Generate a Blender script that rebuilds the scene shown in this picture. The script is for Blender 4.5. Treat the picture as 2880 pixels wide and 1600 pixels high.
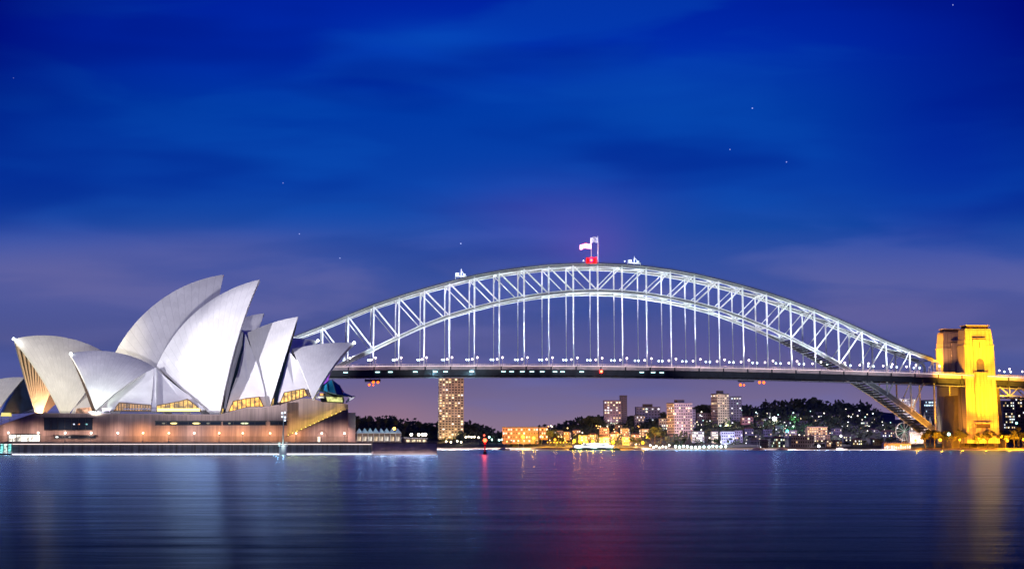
import bpy, math, random
from mathutils import Vector as V, Matrix
R_ = math.radians
rnd = random.Random(7)
sc = bpy.context.scene
col = sc.collection
for o in list(bpy.data.objects): bpy.data.objects.remove(o)

# ------------------------------------------------------------------ camera
FH = 5300.0; TILT = R_(10); HZ = 1255.0; CZ = 2.8
FPX = FH*math.cos(TILT); PPY = HZ-FPX*math.tan(TILT); PPX = 1440.0
cd = bpy.data.cameras.new('camera'); cam = bpy.data.objects.new('camera', cd); col.objects.link(cam)
cam.location = (0, 0, CZ); cam.rotation_euler = (R_(90)+TILT, 0, 0)
cd.sensor_width = 36.0; cd.lens = 36.0*FPX/2880.0
cd.shift_y = (PPY-800.0)/2880.0; cd.clip_start = 0.5; cd.clip_end = 20000
sc.camera = cam
sc.view_settings.view_transform = 'Standard'; sc.view_settings.look = 'None'
sc.view_settings.exposure = 0.0; sc.view_settings.gamma = 1.0
sc.render.engine = 'CYCLES'
sc.cycles.use_denoising = True
try: sc.cycles.denoiser = 'OPENIMAGEDENOISE'
except Exception: pass
sc.cycles.max_bounces = 5; sc.cycles.diffuse_bounces = 2; sc.cycles.glossy_bounces = 3
sc.cycles.sample_clamp_indirect = 6.0; sc.cycles.sample_clamp_direct = 0
sc.cycles.caustics_reflective = False; sc.cycles.caustics_refractive = False

def lin(c):
    c /= 255.0
    return c/12.92 if c <= 0.04045 else ((c+0.055)/1.055)**2.4
def hx(s, m=1.0): return tuple(lin(int(s[i:i+2], 16))*m for i in (0, 2, 4))+(1.0,)

# ------------------------------------------------------------------ world: dusk sky
w = bpy.data.worlds.new('World'); sc.world = w; w.use_nodes = True
nt = w.node_tree; N = nt.nodes; L = nt.links; N.clear()
def node(t, **k):
    n = N.new(t)
    for a, b in k.items(): setattr(n, a, b)
    return n
def mth(op, a, b=None, c=None, clamp=False):
    n = node('ShaderNodeMath', operation=op, use_clamp=clamp)
    for i, x in enumerate((a, b, c)):
        if x is None: continue
        if isinstance(x, (int, float)): n.inputs[i].default_value = x
        else: L.new(x, n.inputs[i])
    return n.outputs[0]
def mixc(f, a, b, mode='MIX'):
    n = node('ShaderNodeMix', data_type='RGBA', blend_type=mode)
    for s, x in ((n.inputs[0], f), (n.inputs[6], a), (n.inputs[7], b)):
        if isinstance(x, (int, float)): s.default_value = x
        elif isinstance(x, tuple): s.default_value = x
        else: L.new(x, s)
    return n.outputs[2]
def ramp(f, stops, interp='LINEAR'):
    n = node('ShaderNodeValToRGB'); n.color_ramp.interpolation = interp
    e = n.color_ramp.elements
    while len(e) > 1: e.remove(e[-1])
    e[0].position = stops[0][0]; e[0].color = stops[0][1]
    for p, c in stops[1:]:
        x = e.new(p); x.color = c
    if f is not None: L.new(f, n.inputs[0])
    return n.outputs[0]
tc = node('ShaderNodeTexCoord'); sep = node('ShaderNodeSeparateXYZ'); L.new(tc.outputs['Generated'], sep.inputs[0])
X, Y, Z = sep.outputs
def zy(y): return (HZ-y)/FH/math.sqrt(1+((HZ-y)/FH)**2)*2.0     # sine of the elevation, doubled for the ramp
el = mth('MULTIPLY', Z, 2.0, clamp=True)
SKY = [(0.0, hx('8a6d8c')), (zy(1200), hx('8a748f')), (zy(1120), hx('746891')), (zy(1000), hx('54578f')),
       (zy(850), hx('47559b')), (zy(740), hx('3450a2')), (zy(640), hx('1648a4')), (zy(520), hx('0a42aa')), (zy(300), hx('0039a6')),
       (zy(120), hx('002cac')), (zy(-60), hx('0022a0')), (0.56, hx('001070')), (0.68, hx('000538')), (1.0, hx('000214'))]
base = ramp(el, SKY)
az = mth('ARCTAN2', X, Y)
# long flat banks of thin cloud (noise in azimuth / elevation of the sky itself)
comb = node('ShaderNodeCombineXYZ')
L.new(mth('MULTIPLY', az, 7.0), comb.inputs[0]); L.new(mth('MULTIPLY', Z, 34.0), comb.inputs[1])
nz = node('ShaderNodeTexNoise'); nz.inputs['Scale'].default_value = 1.0; nz.inputs['Detail'].default_value = 4.0; nz.inputs['Roughness'].default_value = 0.45
nz.inputs['Distortion'].default_value = 0.4
L.new(comb.outputs[0], nz.inputs['Vector'])
def smooth(x, a, b):
    n = node('ShaderNodeMapRange', interpolation_type='SMOOTHSTEP'); n.clamp = True
    L.new(x, n.inputs[0]); n.inputs[1].default_value = a; n.inputs[2].default_value = b
    return n.outputs[0]
cl = smooth(nz.outputs[0], 0.45, 0.62)
low = mth('SUBTRACT', 1.0, smooth(el, zy(820), zy(560)))
cloudcol = mixc(low, hx('0a54bc'), hx('6a6aa6'))
s1 = mixc(mth('MULTIPLY', cl, mth('ADD', 0.26, mth('MULTIPLY', low, 0.30))), base, cloudcol)
nz2 = node('ShaderNodeTexNoise'); nz2.inputs['Scale'].default_value = 0.55; nz2.inputs['Detail'].default_value = 3.0
L.new(comb.outputs[0], nz2.inputs['Vector'])
dk = smooth(nz2.outputs[0], 0.46, 0.62)
s2 = mixc(mth('MULTIPLY', dk, 0.5), s1, mixc(low, hx('001c8c'), hx('2c4a96')))
# the town's warm glow low in the west, violet beacon glow painted into the cloud over the arch crown, dimmer flanks
def blob(a0, e0, sa, se):
    dx = mth('DIVIDE', mth('SUBTRACT', az, a0), sa); dz = mth('DIVIDE', mth('SUBTRACT', Z, e0), se)
    r = mth('ADD', mth('MULTIPLY', dx, dx), mth('MULTIPLY', dz, dz))
    return mth('POWER', 2.718, mth('MULTIPLY', r, -1.0))
def a_(px): return math.atan((px-1440)/FH)
def e_(y): return math.sin(math.atan((HZ-y)/FH))
s3 = mixc(mth('MULTIPLY', blob(a_(1090), e_(1190), .028, .014), 0.55), s2, hx('a07888'))
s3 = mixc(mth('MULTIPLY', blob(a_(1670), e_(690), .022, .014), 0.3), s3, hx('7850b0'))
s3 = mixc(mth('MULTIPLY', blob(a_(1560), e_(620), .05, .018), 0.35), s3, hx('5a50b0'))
s3 = mixc(mth('MULTIPLY', blob(a_(150), e_(800), .06, .014), 0.65), s3, hx('6464a0'))
s3 = mixc(mth('MULTIPLY', blob(a_(560), e_(720), .06, .012), 0.45), s3, hx('5c60a2'))
s3 = mixc(mth('MULTIPLY', blob(a_(2560), e_(890), .07, .010), 0.5), s3, hx('5e5a98'))
s3 = mixc(mth('MULTIPLY', blob(a_(2000), e_(990), .07, .014), 0.3), s3, hx('7a689c'))
s3 = mixc(mth('MULTIPLY', blob(a_(1210), e_(85), .035, .009), 0.45), s3, hx('0850c0'))
s3 = mixc(mth('MULTIPLY', blob(a_(1900), e_(250), .09, .018), 0.45), s3, hx('0a4cb4'))
s3 = mixc(mth('MULTIPLY', blob(a_(2700), e_(380), .05, .05), 0.5), s3, hx('0018a0'))
flank = mth('POWER', mth('MULTIPLY', mth('ABSOLUTE', az), 3.6, clamp=True), 3.0)
high = smooth(el, zy(760), zy(0))
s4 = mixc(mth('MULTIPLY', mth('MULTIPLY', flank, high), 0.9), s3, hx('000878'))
# a few faint stars
dirn = node('ShaderNodeVectorMath', operation='NORMALIZE'); L.new(tc.outputs['Generated'], dirn.inputs[0])
stars = None
for sx, sy, b in [(38, 220, .15), (796, 515, .35), (2116, 305, .8), (2053, 421, .5), (2212, 456, .6), (842, 658, .5), (956, 726, .6),
                  (1296, 685, 1.0), (2680, 15, .6)]:
    r = V(((sx-PPX)/FPX, 0, 0)) + V((0, math.cos(TILT), math.sin(TILT))) + V((0, -math.sin(TILT), math.cos(TILT)))*((PPY-sy)/FPX)
    r.normalize()
    d = node('ShaderNodeVectorMath', operation='DISTANCE'); L.new(dirn.outputs[0], d.inputs[0]); d.inputs[1].default_value = r
    v = mth('MULTIPLY', mth('LESS_THAN', d.outputs['Value'], 0.00032), b)
    stars = v if stars is None else mth('ADD', stars, v)
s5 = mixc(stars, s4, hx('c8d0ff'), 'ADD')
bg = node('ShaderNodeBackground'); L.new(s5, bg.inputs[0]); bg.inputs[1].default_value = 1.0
wo = node('ShaderNodeOutputWorld'); L.new(bg.outputs[0], wo.inputs[0])

# ------------------------------------------------------------------ geometry helpers
CR = V((1, 0, 0)); CD = V((0, math.cos(TILT), math.sin(TILT))); CU = V((0, -math.sin(TILT), math.cos(TILT))); CO = V((0, 0, CZ))
def ray(px, py): return CR*((px-PPX)/FPX)+CD+CU*((PPY-py)/FPX)
def hit(px, py, p0, n):
    r = ray(px, py); return CO+r*((V(p0)-CO).dot(n)/r.dot(n))
def atY(px, py, Y):
    return hit(px, py, (0, Y, 0), V((0, 1, 0)))
def X_at(px, Y): return (px-1440)/FH*Y
def Z_at(py, Y): return (HZ-py)/FH*Y+CZ
def m_px(n, Y): return n*Y/FH

WL = {}
def wl(o): return WL.get(o.name, V((0, 0, 0)))
def thing(name, label, cat, loc=(0, 0, 0), group=None):
    o = bpy.data.objects.new(name, None); col.objects.link(o); o.empty_display_size = 0.5
    o.location = loc; WL[o.name] = V(loc)
    o['label'] = label; o['category'] = cat
    if group: o['group'] = group
    return o
def tag(o, label, cat, group=None):
    o['label'] = label; o['category'] = cat
    if group: o['group'] = group
    return o
class MB:
    def __init__(s): s.v = []; s.f = []; s.m = []; s.uv = {}
    def quad(s, a, b, c, d, m=0):
        n = len(s.v); s.v += [V(a), V(b), V(c), V(d)]; s.f.append((n, n+1, n+2, n+3)); s.m.append(m); return s
    def hexa(s, p, m=0):
        n = len(s.v); s.v += [V(q) for q in p]
        for f in ((0, 3, 2, 1), (4, 5, 6, 7), (0, 1, 5, 4), (1, 2, 6, 5), (2, 3, 7, 6), (3, 0, 4, 7)):
            s.f.append(tuple(n+i for i in f)); s.m.append(m)
        return s
    def box(s, c, d, rz=0.0, m=0, taper=1.0):
        c = V(c); hxx, hy, hz = d[0]/2, d[1]/2, d[2]/2
        ca, sa = math.cos(rz), math.sin(rz); P = []
        for z, t in ((-hz, 1.0), (hz, taper)):
            for x, y in ((-hxx, -hy), (hxx, -hy), (hxx, hy), (-hxx, hy)):
                x *= t; y *= t
                P.append(V((c.x+x*ca-y*sa, c.y+x*sa+y*ca, c.z+z)))
        return s.hexa(P, m)
    def beam(s, a, b, wd, h, m=0, side=None):
        a, b = V(a), V(b); d = (b-a).normalized()
        if side is None: side = d.cross(V((0, 0, 1)))
        side = V(side)-d*d.dot(V(side))
        if side.length < 1e-4: side = d.cross(V((1, 0, 0)))
        side.normalize(); up = side.cross(d).normalized()
        P = []
        for q in (a, b):
            for x, y in ((-1, -1), (1, -1), (1, 1), (-1, 1)): P.append(q+side*(x*wd/2)+up*(y*h/2))
        return s.hexa([P[0], P[1], P[2], P[3], P[4], P[5], P[6], P[7]], m)
    def cyl(s, a, b, r0, r1=None, n=8, m=0):
        a, b = V(a), V(b); r1 = r0 if r1 is None else r1
        d = (b-a).normalized(); u = d.cross(V((0, 0, 1)))
        if u.length < 1e-4: u = V((1, 0, 0))
        u.normalize(); v = d.cross(u); k = len(s.v)
        for q, r in ((a, r0), (b, r1)):
            for i in range(n):
                t = 2*math.pi*i/n; s.v.append(q+(u*math.cos(t)+v*math.sin(t))*r)
        for i in range(n):
            j = (i+1) % n; s.f.append((k+i, k+j, k+n+j, k+n+i)); s.m.append(m)
        s.f.append(tuple(k+i for i in reversed(range(n)))); s.m.append(m)
        s.f.append(tuple(k+n+i for i in range(n))); s.m.append(m)
        return s
    def ball(s, c, r, n=8, k=5, m=0, sz=1.0):
        c = V(c); b = len(s.v)
        for i in range(1, k):
            p = math.pi*i/k
            for j in range(n):
                t = 2*math.pi*j/n; s.v.append(c+V((r*math.sin(p)*math.cos(t), r*math.sin(p)*math.sin(t), r*sz*math.cos(p))))
        s.v += [c+V((0, 0, r*sz)), c-V((0, 0, r*sz))]; T = b+(k-1)*n
        for i in range(k-2):
            for j in range(n):
                jj = (j+1) % n; s.f.append((b+i*n+j, b+i*n+n+j, b+i*n+n+jj, b+i*n+jj)); s.m.append(m)
        for j in range(n):
            jj = (j+1) % n
            s.f.append((T, b+j, b+jj)); s.m.append(m)
            s.f.append((T+1, b+(k-2)*n+jj, b+(k-2)*n+j)); s.m.append(m)
        return s
    def prism(s, pts, ext, m=0, mside=None):
        n = len(pts); k = len(s.v); ext = V(ext)
        s.v += [V(p) for p in pts]+[V(p)+ext for p in pts]
        s.f.append(tuple(k+i for i in range(n))); s.m.append(m)
        s.f.append(tuple(k+n+i for i in reversed(range(n)))); s.m.append(m)
        for i in range(n):
            j = (i+1) % n; s.f.append((k+i, k+n+i, k+n+j, k+j)); s.m.append(m if mside is None else mside)
        return s
    def grid(s, rows, m=0, uv=True):
        k = len(s.v); a = len(rows); b = len(rows[0])
        for r in rows: s.v += [V(p) for p in r]
        for i in range(a-1):
            for j in range(b-1):
                s.f.append((k+i*b+j, k+i*b+j+1, k+(i+1)*b+j+1, k+(i+1)*b+j)); s.m.append(m)
                if uv:
                    s.uv[len(s.f)-1] = [(i/(a-1), j/(b-1)), (i/(a-1), (j+1)/(b-1)), ((i+1)/(a-1), (j+1)/(b-1)), ((i+1)/(a-1), j/(b-1))]
        return s
    def build(s, name, mats, parent=None, smooth=False, origin=None, fixn=True):
        if not isinstance(mats, (list, tuple)): mats = [mats]
        if parent is not None: base = wl(parent)
        elif origin is not None: base = V(origin)
        else:
            base = V((sum(p.x for p in s.v)/len(s.v), sum(p.y for p in s.v)/len(s.v), min(p.z for p in s.v)))
        me = bpy.data.meshes.new(name)
        me.from_pydata([tuple(p-base) for p in s.v], [], s.f)
        for mt in mats: me.materials.append(mt)
        me.polygons.foreach_set('material_index', s.m)
        if s.uv:
            ul = me.uv_layers.new(name='uv')
            for fi, uvs in s.uv.items():
                p = me.polygons[fi]
                for q, li in enumerate(p.loop_indices): ul.data[li].uv = uvs[q]
        if smooth: me.polygons.foreach_set('use_smooth', [True]*len(s.f))
        me.update()
        if fixn:
            import bmesh
            bm = bmesh.new(); bm.from_mesh(me); bmesh.ops.recalc_face_normals(bm, faces=bm.faces); bm.to_mesh(me); bm.free()
        o = bpy.data.objects.new(name, me); col.objects.link(o)
        if parent is not None: o.parent = parent; o.location = (0, 0, 0); WL[o.name] = V(base)
        else: o.location = base; WL[o.name] = V(base)
        return o
def dup(o, loc=None, parent=None, label=None):
    c = o.copy(); col.objects.link(c)
    if parent is not None: c.parent = parent
    if loc is not None: c.location = loc
    if label: c['label'] = label
    for ch in list(o.children): dup(ch, None, c)
    return c

# ------------------------------------------------------------------ materials
MATS = {}
def pbr(name, c, rough=0.6, metal=0.0, var=0.0, scale=0.3, bump=0.0, emit=None, es=0.0, spec=None, rust=None):
    if name in MATS: return MATS[name]
    m = bpy.data.materials.new(name); m.use_nodes = True; t = m.node_tree; b = t.nodes['Principled BSDF']
    c = tuple(c)[:3]+(1.0,)
    b.inputs['Base Color'].default_value = c; b.inputs['Roughness'].default_value = rough; b.inputs['Metallic'].default_value = metal
    if spec is not None: b.inputs['Specular IOR Level'].default_value = spec
    if var > 0 or bump > 0:
        tcn = t.nodes.new('ShaderNodeTexCoord'); n = t.nodes.new('ShaderNodeTexNoise')
        n.inputs['Scale'].default_value = scale; n.inputs['Detail'].default_value = 5; n.inputs['Roughness'].default_value = 0.6
        t.links.new(tcn.outputs['Object'], n.inputs['Vector'])
        if var > 0:
            r = t.nodes.new('ShaderNodeValToRGB'); e = r.color_ramp.elements
            lo = tuple(max(0, x*(1-var)) for x in c[:3])+(1,); hi = tuple(min(1, x*(1+var)) for x in c[:3])+(1,)
            e[0].position = 0.3; e[0].color = rust if rust else lo; e[1].position = 0.7; e[1].color = hi
            t.links.new(n.outputs[0], r.inputs[0]); t.links.new(r.outputs[0], b.inputs['Base Color'])
        if bump > 0:
            bp = t.nodes.new('ShaderNodeBump'); bp.inputs['Strength'].default_value = bump
            t.links.new(n.outputs[0], bp.inputs['Height']); t.links.new(bp.outputs[0], b.inputs['Normal'])
    if emit:
        b.inputs['Emission Color'].default_value = tuple(emit)[:3]+(1,); b.inputs['Emission Strength'].default_value = es
    MATS[name] = m; return m
def emi(name, c, s, var=0.0, scale=1.0):
    """surface of a lamp or a lit room; var gives rooms their uneven furniture and curtains"""
    if name in MATS: return MATS[name]
    m = bpy.data.materials.new(name); m.use_nodes = True; t = m.node_tree; b = t.nodes['Principled BSDF']
    b.inputs['Base Color'].default_value = (0.05, 0.05, 0.05, 1); b.inputs['Roughness'].default_value = 0.4
    b.inputs['Emission Color'].default_value = tuple(c)[:3]+(1,); b.inputs['Emission Strength'].default_value = s
    if var > 0:
        tcn = t.nodes.new('ShaderNodeTexCoord'); n = t.nodes.new('ShaderNodeTexNoise'); n.inputs['Scale'].default_value = scale; n.inputs['Detail'].default_value = 3
        t.links.new(tcn.outputs['Object'], n.inputs['Vector'])
        mr = t.nodes.new('ShaderNodeMapRange'); mr.inputs[1].default_value = 0.35; mr.inputs[2].default_value = 0.65
        mr.inputs[3].default_value = s*(1-var); mr.inputs[4].default_value = s*(1+var)
        t.links.new(n.outputs[0], mr.inputs[0]); t.links.new(mr.outputs[0], b.inputs['Emission Strength'])
    MATS[name] = m; return m

def tile_mat():
    m = bpy.data.materials.new('ceramic_shell_tiles'); m.use_nodes = True; t = m.node_tree; b = t.nodes['Principled BSDF']
    n = t.nodes.new; l = t.links.new
    uv = n('ShaderNodeUVMap'); uv.uv_map = 'uv'; sp = n('ShaderNodeSeparateXYZ'); l(uv.outputs[0], sp.inputs[0])
    def m_(op, a, b_=None):
        q = n('ShaderNodeMath'); q.operation = op
        for i, x in enumerate((a, b_)):
            if x is None: continue
            if isinstance(x, (int, float)): q.inputs[i].default_value = x
            else: l(x, q.inputs[i])
        return q.outputs[0]
    # seams between the rib segments fan out from the pedestal; chevron tile lids cross them
    u = m_('MULTIPLY', sp.outputs[0], 17.0); fu = m_('ABSOLUTE', m_('SUBTRACT', m_('FRACT', u), 0.5))
    seam = m_('GREATER_THAN', fu, 0.465)
    vv = m_('ADD', m_('MULTIPLY', sp.outputs[1], 24.0), m_('MULTIPLY', fu, 1.6))
    fv = m_('ABSOLUTE', m_('SUBTRACT', m_('FRACT', vv), 0.5)); seam2 = m_('MULTIPLY', m_('GREATER_THAN', fv, 0.46), 0.45)
    s = m_('MAXIMUM', seam, seam2)
    tcn = n('ShaderNodeTexCoord'); nz = n('ShaderNodeTexNoise'); nz.inputs['Scale'].default_value = 0.12; nz.inputs['Detail'].default_value = 6
    l(tcn.outputs['Object'], nz.inputs['Vector'])
    r = n('ShaderNodeValToRGB'); e = r.color_ramp.elements; e[0].position = 0.3; e[0].color = (0.70, 0.68, 0.65, 1); e[1].position = 0.7; e[1].color = (0.82, 0.80, 0.76, 1)
    l(nz.outputs[0], r.inputs[0])
    wn = n('ShaderNodeTexWhiteNoise'); cb = n('ShaderNodeCombineXYZ'); l(m_('FLOOR', u), cb.inputs[0]); l(m_('FLOOR', vv), cb.inputs[1]); l(cb.outputs[0], wn.inputs['Vector'])
    val = m_('ADD', 0.91, m_('MULTIPLY', wn.outputs[0], 0.09))
    mx0 = n('ShaderNodeMix'); mx0.data_type = 'RGBA'; mx0.blend_type = 'MULTIPLY'; mx0.inputs[0].default_value = 1
    l(r.outputs[0], mx0.inputs[6]); l(val, mx0.inputs[7])
    mx = n('ShaderNodeMix'); mx.data_type = 'RGBA'; l(m_('MULTIPLY', s, 0.3), mx.inputs[0]); l(mx0.outputs[2], mx.inputs[6]); mx.inputs[7].default_value = (0.33, 0.31, 0.30, 1)
    l(mx.outputs[2], b.inputs['Base Color'])
    b.inputs['Roughness'].default_value = 0.42
    return m
M_TILE = tile_mat()
M_CONC = pbr('rib_concrete', (0.50, 0.40, 0.34), 0.8, var=0.12, scale=0.5)
M_VAULT = pbr('shaded_vault_face', (0.07, 0.045, 0.04), 0.85, var=0.2, scale=0.5)  # shade of the gaps between ribs put into the inner face colour

def panel_mat(name, c, wdt, hgt, dark, var=0.18, stain=0.35):
    """stone-faced precast panels: joints as thin dark lines, rain streaks running down"""
    m = bpy.data.materials.new(name); m.use_nodes = True; t = m.node_tree; b = t.nodes['Principled BSDF']; n = t.nodes.new; l = t.links.new
    tcn = n('ShaderNodeTexCoord'); sp = n('ShaderNodeSeparateXYZ'); l(tcn.outputs['Object'], sp.inputs[0])
    def m_(op, a, b_=None):
        q = n('ShaderNodeMath'); q.operation = op
        for i, x in enumerate((a, b_)):
            if x is None: continue
            if isinstance(x, (int, float)): q.inputs[i].default_value = x
            else: l(x, q.inputs[i])
        return q.outputs[0]
    jx = m_('LESS_THAN', m_('FRACT', m_('DIVIDE', sp.outputs[0], wdt)), 0.09)
    jz = m_('LESS_THAN', m_('FRACT', m_('DIVIDE', sp.outputs[2], hgt)), 0.05)
    j = m_('MAXIMUM', jx, jz)
    mp = n('ShaderNodeMapping'); mp.inputs['Scale'].default_value = (0.9, 0.9, 0.07); l(tcn.outputs['Object'], mp.inputs[0])
    nz = n('ShaderNodeTexNoise'); nz.inputs['Scale'].default_value = 1.0; nz.inputs['Detail'].default_value = 5; l(mp.outputs[0], nz.inputs['Vector'])
    r = n('ShaderNodeValToRGB'); e = r.color_ramp.elements
    e[0].position = 0.3; e[0].color = tuple(x*(1-stain) for x in c)+(1,); e[1].position = 0.72; e[1].color = tuple(min(1, x*(1+var)) for x in c)+(1,)
    l(nz.outputs[0], r.inputs[0])
    mx = n('ShaderNodeMix'); mx.data_type = 'RGBA'; l(m_('MULTIPLY', j, dark), mx.inputs[0]); l(r.outputs[0], mx.inputs[6]); mx.inputs[7].default_value = (0.03, 0.025, 0.02, 1)
    l(mx.outputs[2], b.inputs['Base Color']); b.inputs['Roughness'].default_value = 0.75
    return m
M_POD = panel_mat('granite_panel', (0.30, 0.215, 0.185), 1.25, 40.0, 0.35)
M_QUAY = panel_mat('sea_wall_concrete', (0.14, 0.15, 0.17), 6.0, 4.0, 0.5, stain=0.6)
M_STONE = panel_mat('pylon_granite', (0.44, 0.37, 0.26), 3.1, 1.4, 0.5, var=0.15, stain=0.18)
M_STEEL = pbr('painted_bridge_steel', (0.58, 0.61, 0.64), 0.55, var=0.2, scale=0.6)
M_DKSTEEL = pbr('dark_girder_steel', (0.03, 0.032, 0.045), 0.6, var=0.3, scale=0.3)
M_WALK = pbr('walkway_glow_tint', (0.45, 0.38, 0.38), 0.6, var=0.2, scale=0.3)  # glow of lamps and traffic trails put into the pale pink colour
M_ASPH = pbr('asphalt', (0.05, 0.05, 0.05), 0.8, var=0.2)
M_GLASSDK = pbr('dark_glass', (0.01, 0.02, 0.035), 0.12)
M_BLACK = pbr('black_frame', (0.015, 0.015, 0.018), 0.5)
M_POST = pbr('lamp_post_metal', (0.12, 0.12, 0.13), 0.5, metal=0.4)
M_WHITE = pbr('white_paint', (0.75, 0.75, 0.75), 0.5, var=0.08, scale=0.8)
M_BRONZE = pbr('bronze_frame', (0.09, 0.06, 0.035), 0.45, metal=0.5)
M_PAVE = pbr('paving_stone', (0.22, 0.17, 0.15), 0.8, var=0.2, scale=0.5)

# ------------------------------------------------------------------ lights
def point(name, loc, c, p, r=0.3):
    d = bpy.data.lights.new(name, 'POINT'); d.energy = p; d.color = c[:3]; d.shadow_soft_size = r
    o = bpy.data.objects.new(name, d); o.location = loc; col.objects.link(o); return o
def wash(name, loc, c, p, r=0.3, d_=None):
    # shielded lamp: throws its light on to the land behind it, not out over the water
    d_ = d_ or V((0, 1, -.12)); o = spot(name, loc, V(loc)+V(d_), c, p, 150, .5, r); return o
def spot(name, loc, tgt, c, p, ang, blend=0.4, r=0.5, fall=None):
    d = bpy.data.lights.new(name, 'SPOT'); d.energy = p; d.color = c[:3]; d.shadow_soft_size = r; d.spot_size = R_(ang); d.spot_blend = blend
    o = bpy.data.objects.new(name, d); o.location = loc; col.objects.link(o)
    o.rotation_euler = (V(tgt)-V(loc)).to_track_quat('-Z', 'Y').to_euler()
    if fall:
        d.use_nodes = True; t = d.node_tree; e = t.nodes['Emission']; f = t.nodes.new('ShaderNodeLightFalloff'); f.inputs['Strength'].default_value = fall
        t.links.new(f.outputs['Linear'], e.inputs['Strength'])
    return o
#@LIGHTS
# opera house floodlights: a bank on the shore of the cove, out of frame to the left, and a weak one across the water
FC = (0.90, 0.88, 1.0)
for nm_, tg, p_, an_ in (('sail_floodlight', (-110, 672, 43), 1.15e6, 15), ('sail_floodlight', (-78, 676, 40), 3.6e6, 13), ('sail_floodlight', (-62, 676, 35), 3.6e6, 9),
                        ('sail_floodlight', (-142, 745, 52), 1.7e6, 15), ('sail_floodlight', (-178, 716, 34), 2.4e6, 12), ('sail_floodlight', (-138, 656, 31), 1.1e6, 10)):
    spot(nm_, (-250, 446, 5), tg, (1, .90, .55) if tg[0] < -177 else FC, p_, an_, 0.5, 1.0)
spot('sail_floodlight', (-330, 560, 8), (-203, 752, 26), (1, .97, .9), 1.6e6, 8, .4, 1.0)
spot('cove_floodlight', (-60, 300, 6), (-112, 690, 52), (0.90, 0.88, 1.0), 2.9e6, 17, 0.8, 2.0)
#@END

# ------------------------------------------------------------------ water
def water():
    m = bpy.data.materials.new('harbour_water'); m.use_nodes = True; t = m.node_tree; b = t.nodes['Principled BSDF']; n = t.nodes.new; l = t.links.new
    b.inputs['Base Color'].default_value = (0.001, 0.004, 0.018, 1); b.inputs['IOR'].default_value = 1.33; b.inputs['Roughness'].default_value = WATER_ROUGH
    tcn = n('ShaderNodeTexCoord'); h = None
    for sx, sy, a in WAVES:
        mp = n('ShaderNodeMapping'); mp.inputs['Scale'].default_value = (sx, sy, 1); l(tcn.outputs['Object'], mp.inputs[0])
        nz = n('ShaderNodeTexNoise'); nz.inputs['Scale'].default_value = 1; nz.inputs['Detail'].default_value = 3; nz.inputs['Roughness'].default_value = 0.55; l(mp.outputs[0], nz.inputs['Vector'])
        q = n('ShaderNodeMath'); q.operation = 'MULTIPLY'; q.inputs[1].default_value = a; l(nz.outputs[0], q.inputs[0])
        if h is None: h = q.outputs[0]
        else:
            s = n('ShaderNodeMath'); s.operation = 'ADD'; l(h, s.inputs[0]); l(q.outputs[0], s.inputs[1]); h = s.outputs[0]
    bp = n('ShaderNodeBump'); bp.inputs['Strength'].default_value = 1.0; bp.inputs['Distance'].default_value = 1.0; l(h, bp.inputs['Height']); l(bp.outputs[0], b.inputs['Normal'])
    # shade put into the mirror falloff: near water darkened, standing in for vignetting
    b.inputs['Specular IOR Level'].default_value = 0.0
    fr = n('ShaderNodeFresnel'); fr.inputs['IOR'].default_value = 1.16; l(bp.outputs[0], fr.inputs['Normal'])
    pw = n('ShaderNodeMath'); pw.operation = 'POWER'; pw.inputs[1].default_value = WATER_POW; l(fr.outputs[0], pw.inputs[0])
    g1 = n('ShaderNodeBsdfGlossy'); g1.inputs['Roughness'].default_value = WATER_ROUGH; g1.inputs['Color'].default_value = (.42, .66, 1, 1); l(bp.outputs[0], g1.inputs['Normal'])
    g2 = n('ShaderNodeBsdfGlossy'); g2.inputs['Roughness'].default_value = .34; g2.inputs['Color'].default_value = (.42, .66, 1, 1); l(bp.outputs[0], g2.inputs['Normal'])
    tg = n('ShaderNodeCombineXYZ'); tg.inputs[0].default_value = math.cos(R_(2.2)); tg.inputs[1].default_value = -math.sin(R_(2.2))      # the chop runs along the view: wide to the sides, narrow in depth
    for g, an in ((g1, -.62), (g2, -.45)): g.inputs['Anisotropy'].default_value = an; l(tg.outputs[0], g.inputs['Tangent'])
    gm = n('ShaderNodeMixShader'); gm.inputs[0].default_value = .12; l(g1.outputs[0], gm.inputs[1]); l(g2.outputs[0], gm.inputs[2])
    mx = n('ShaderNodeMixShader'); l(pw.outputs[0], mx.inputs[0]); l(b.outputs[0], mx.inputs[1]); l(gm.outputs[0], mx.inputs[2])
    l(mx.outputs[0], t.nodes['Material Output'].inputs['Surface'])
    o = MB().quad((-7000, -600, 0), (7000, -600, 0), (7000, 9000, 0), (-7000, 9000, 0)).build('water', m, origin=(0, 0, 0)); o['kind'] = 'structure'
WATER_ROUGH = 0.20; WATER_POW = 4.8
WAVES = [(0.03, 0.06, 0.12), (0.10, 0.22, 0.026), (0.4, 0.9, 0.005)]
water()

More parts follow.
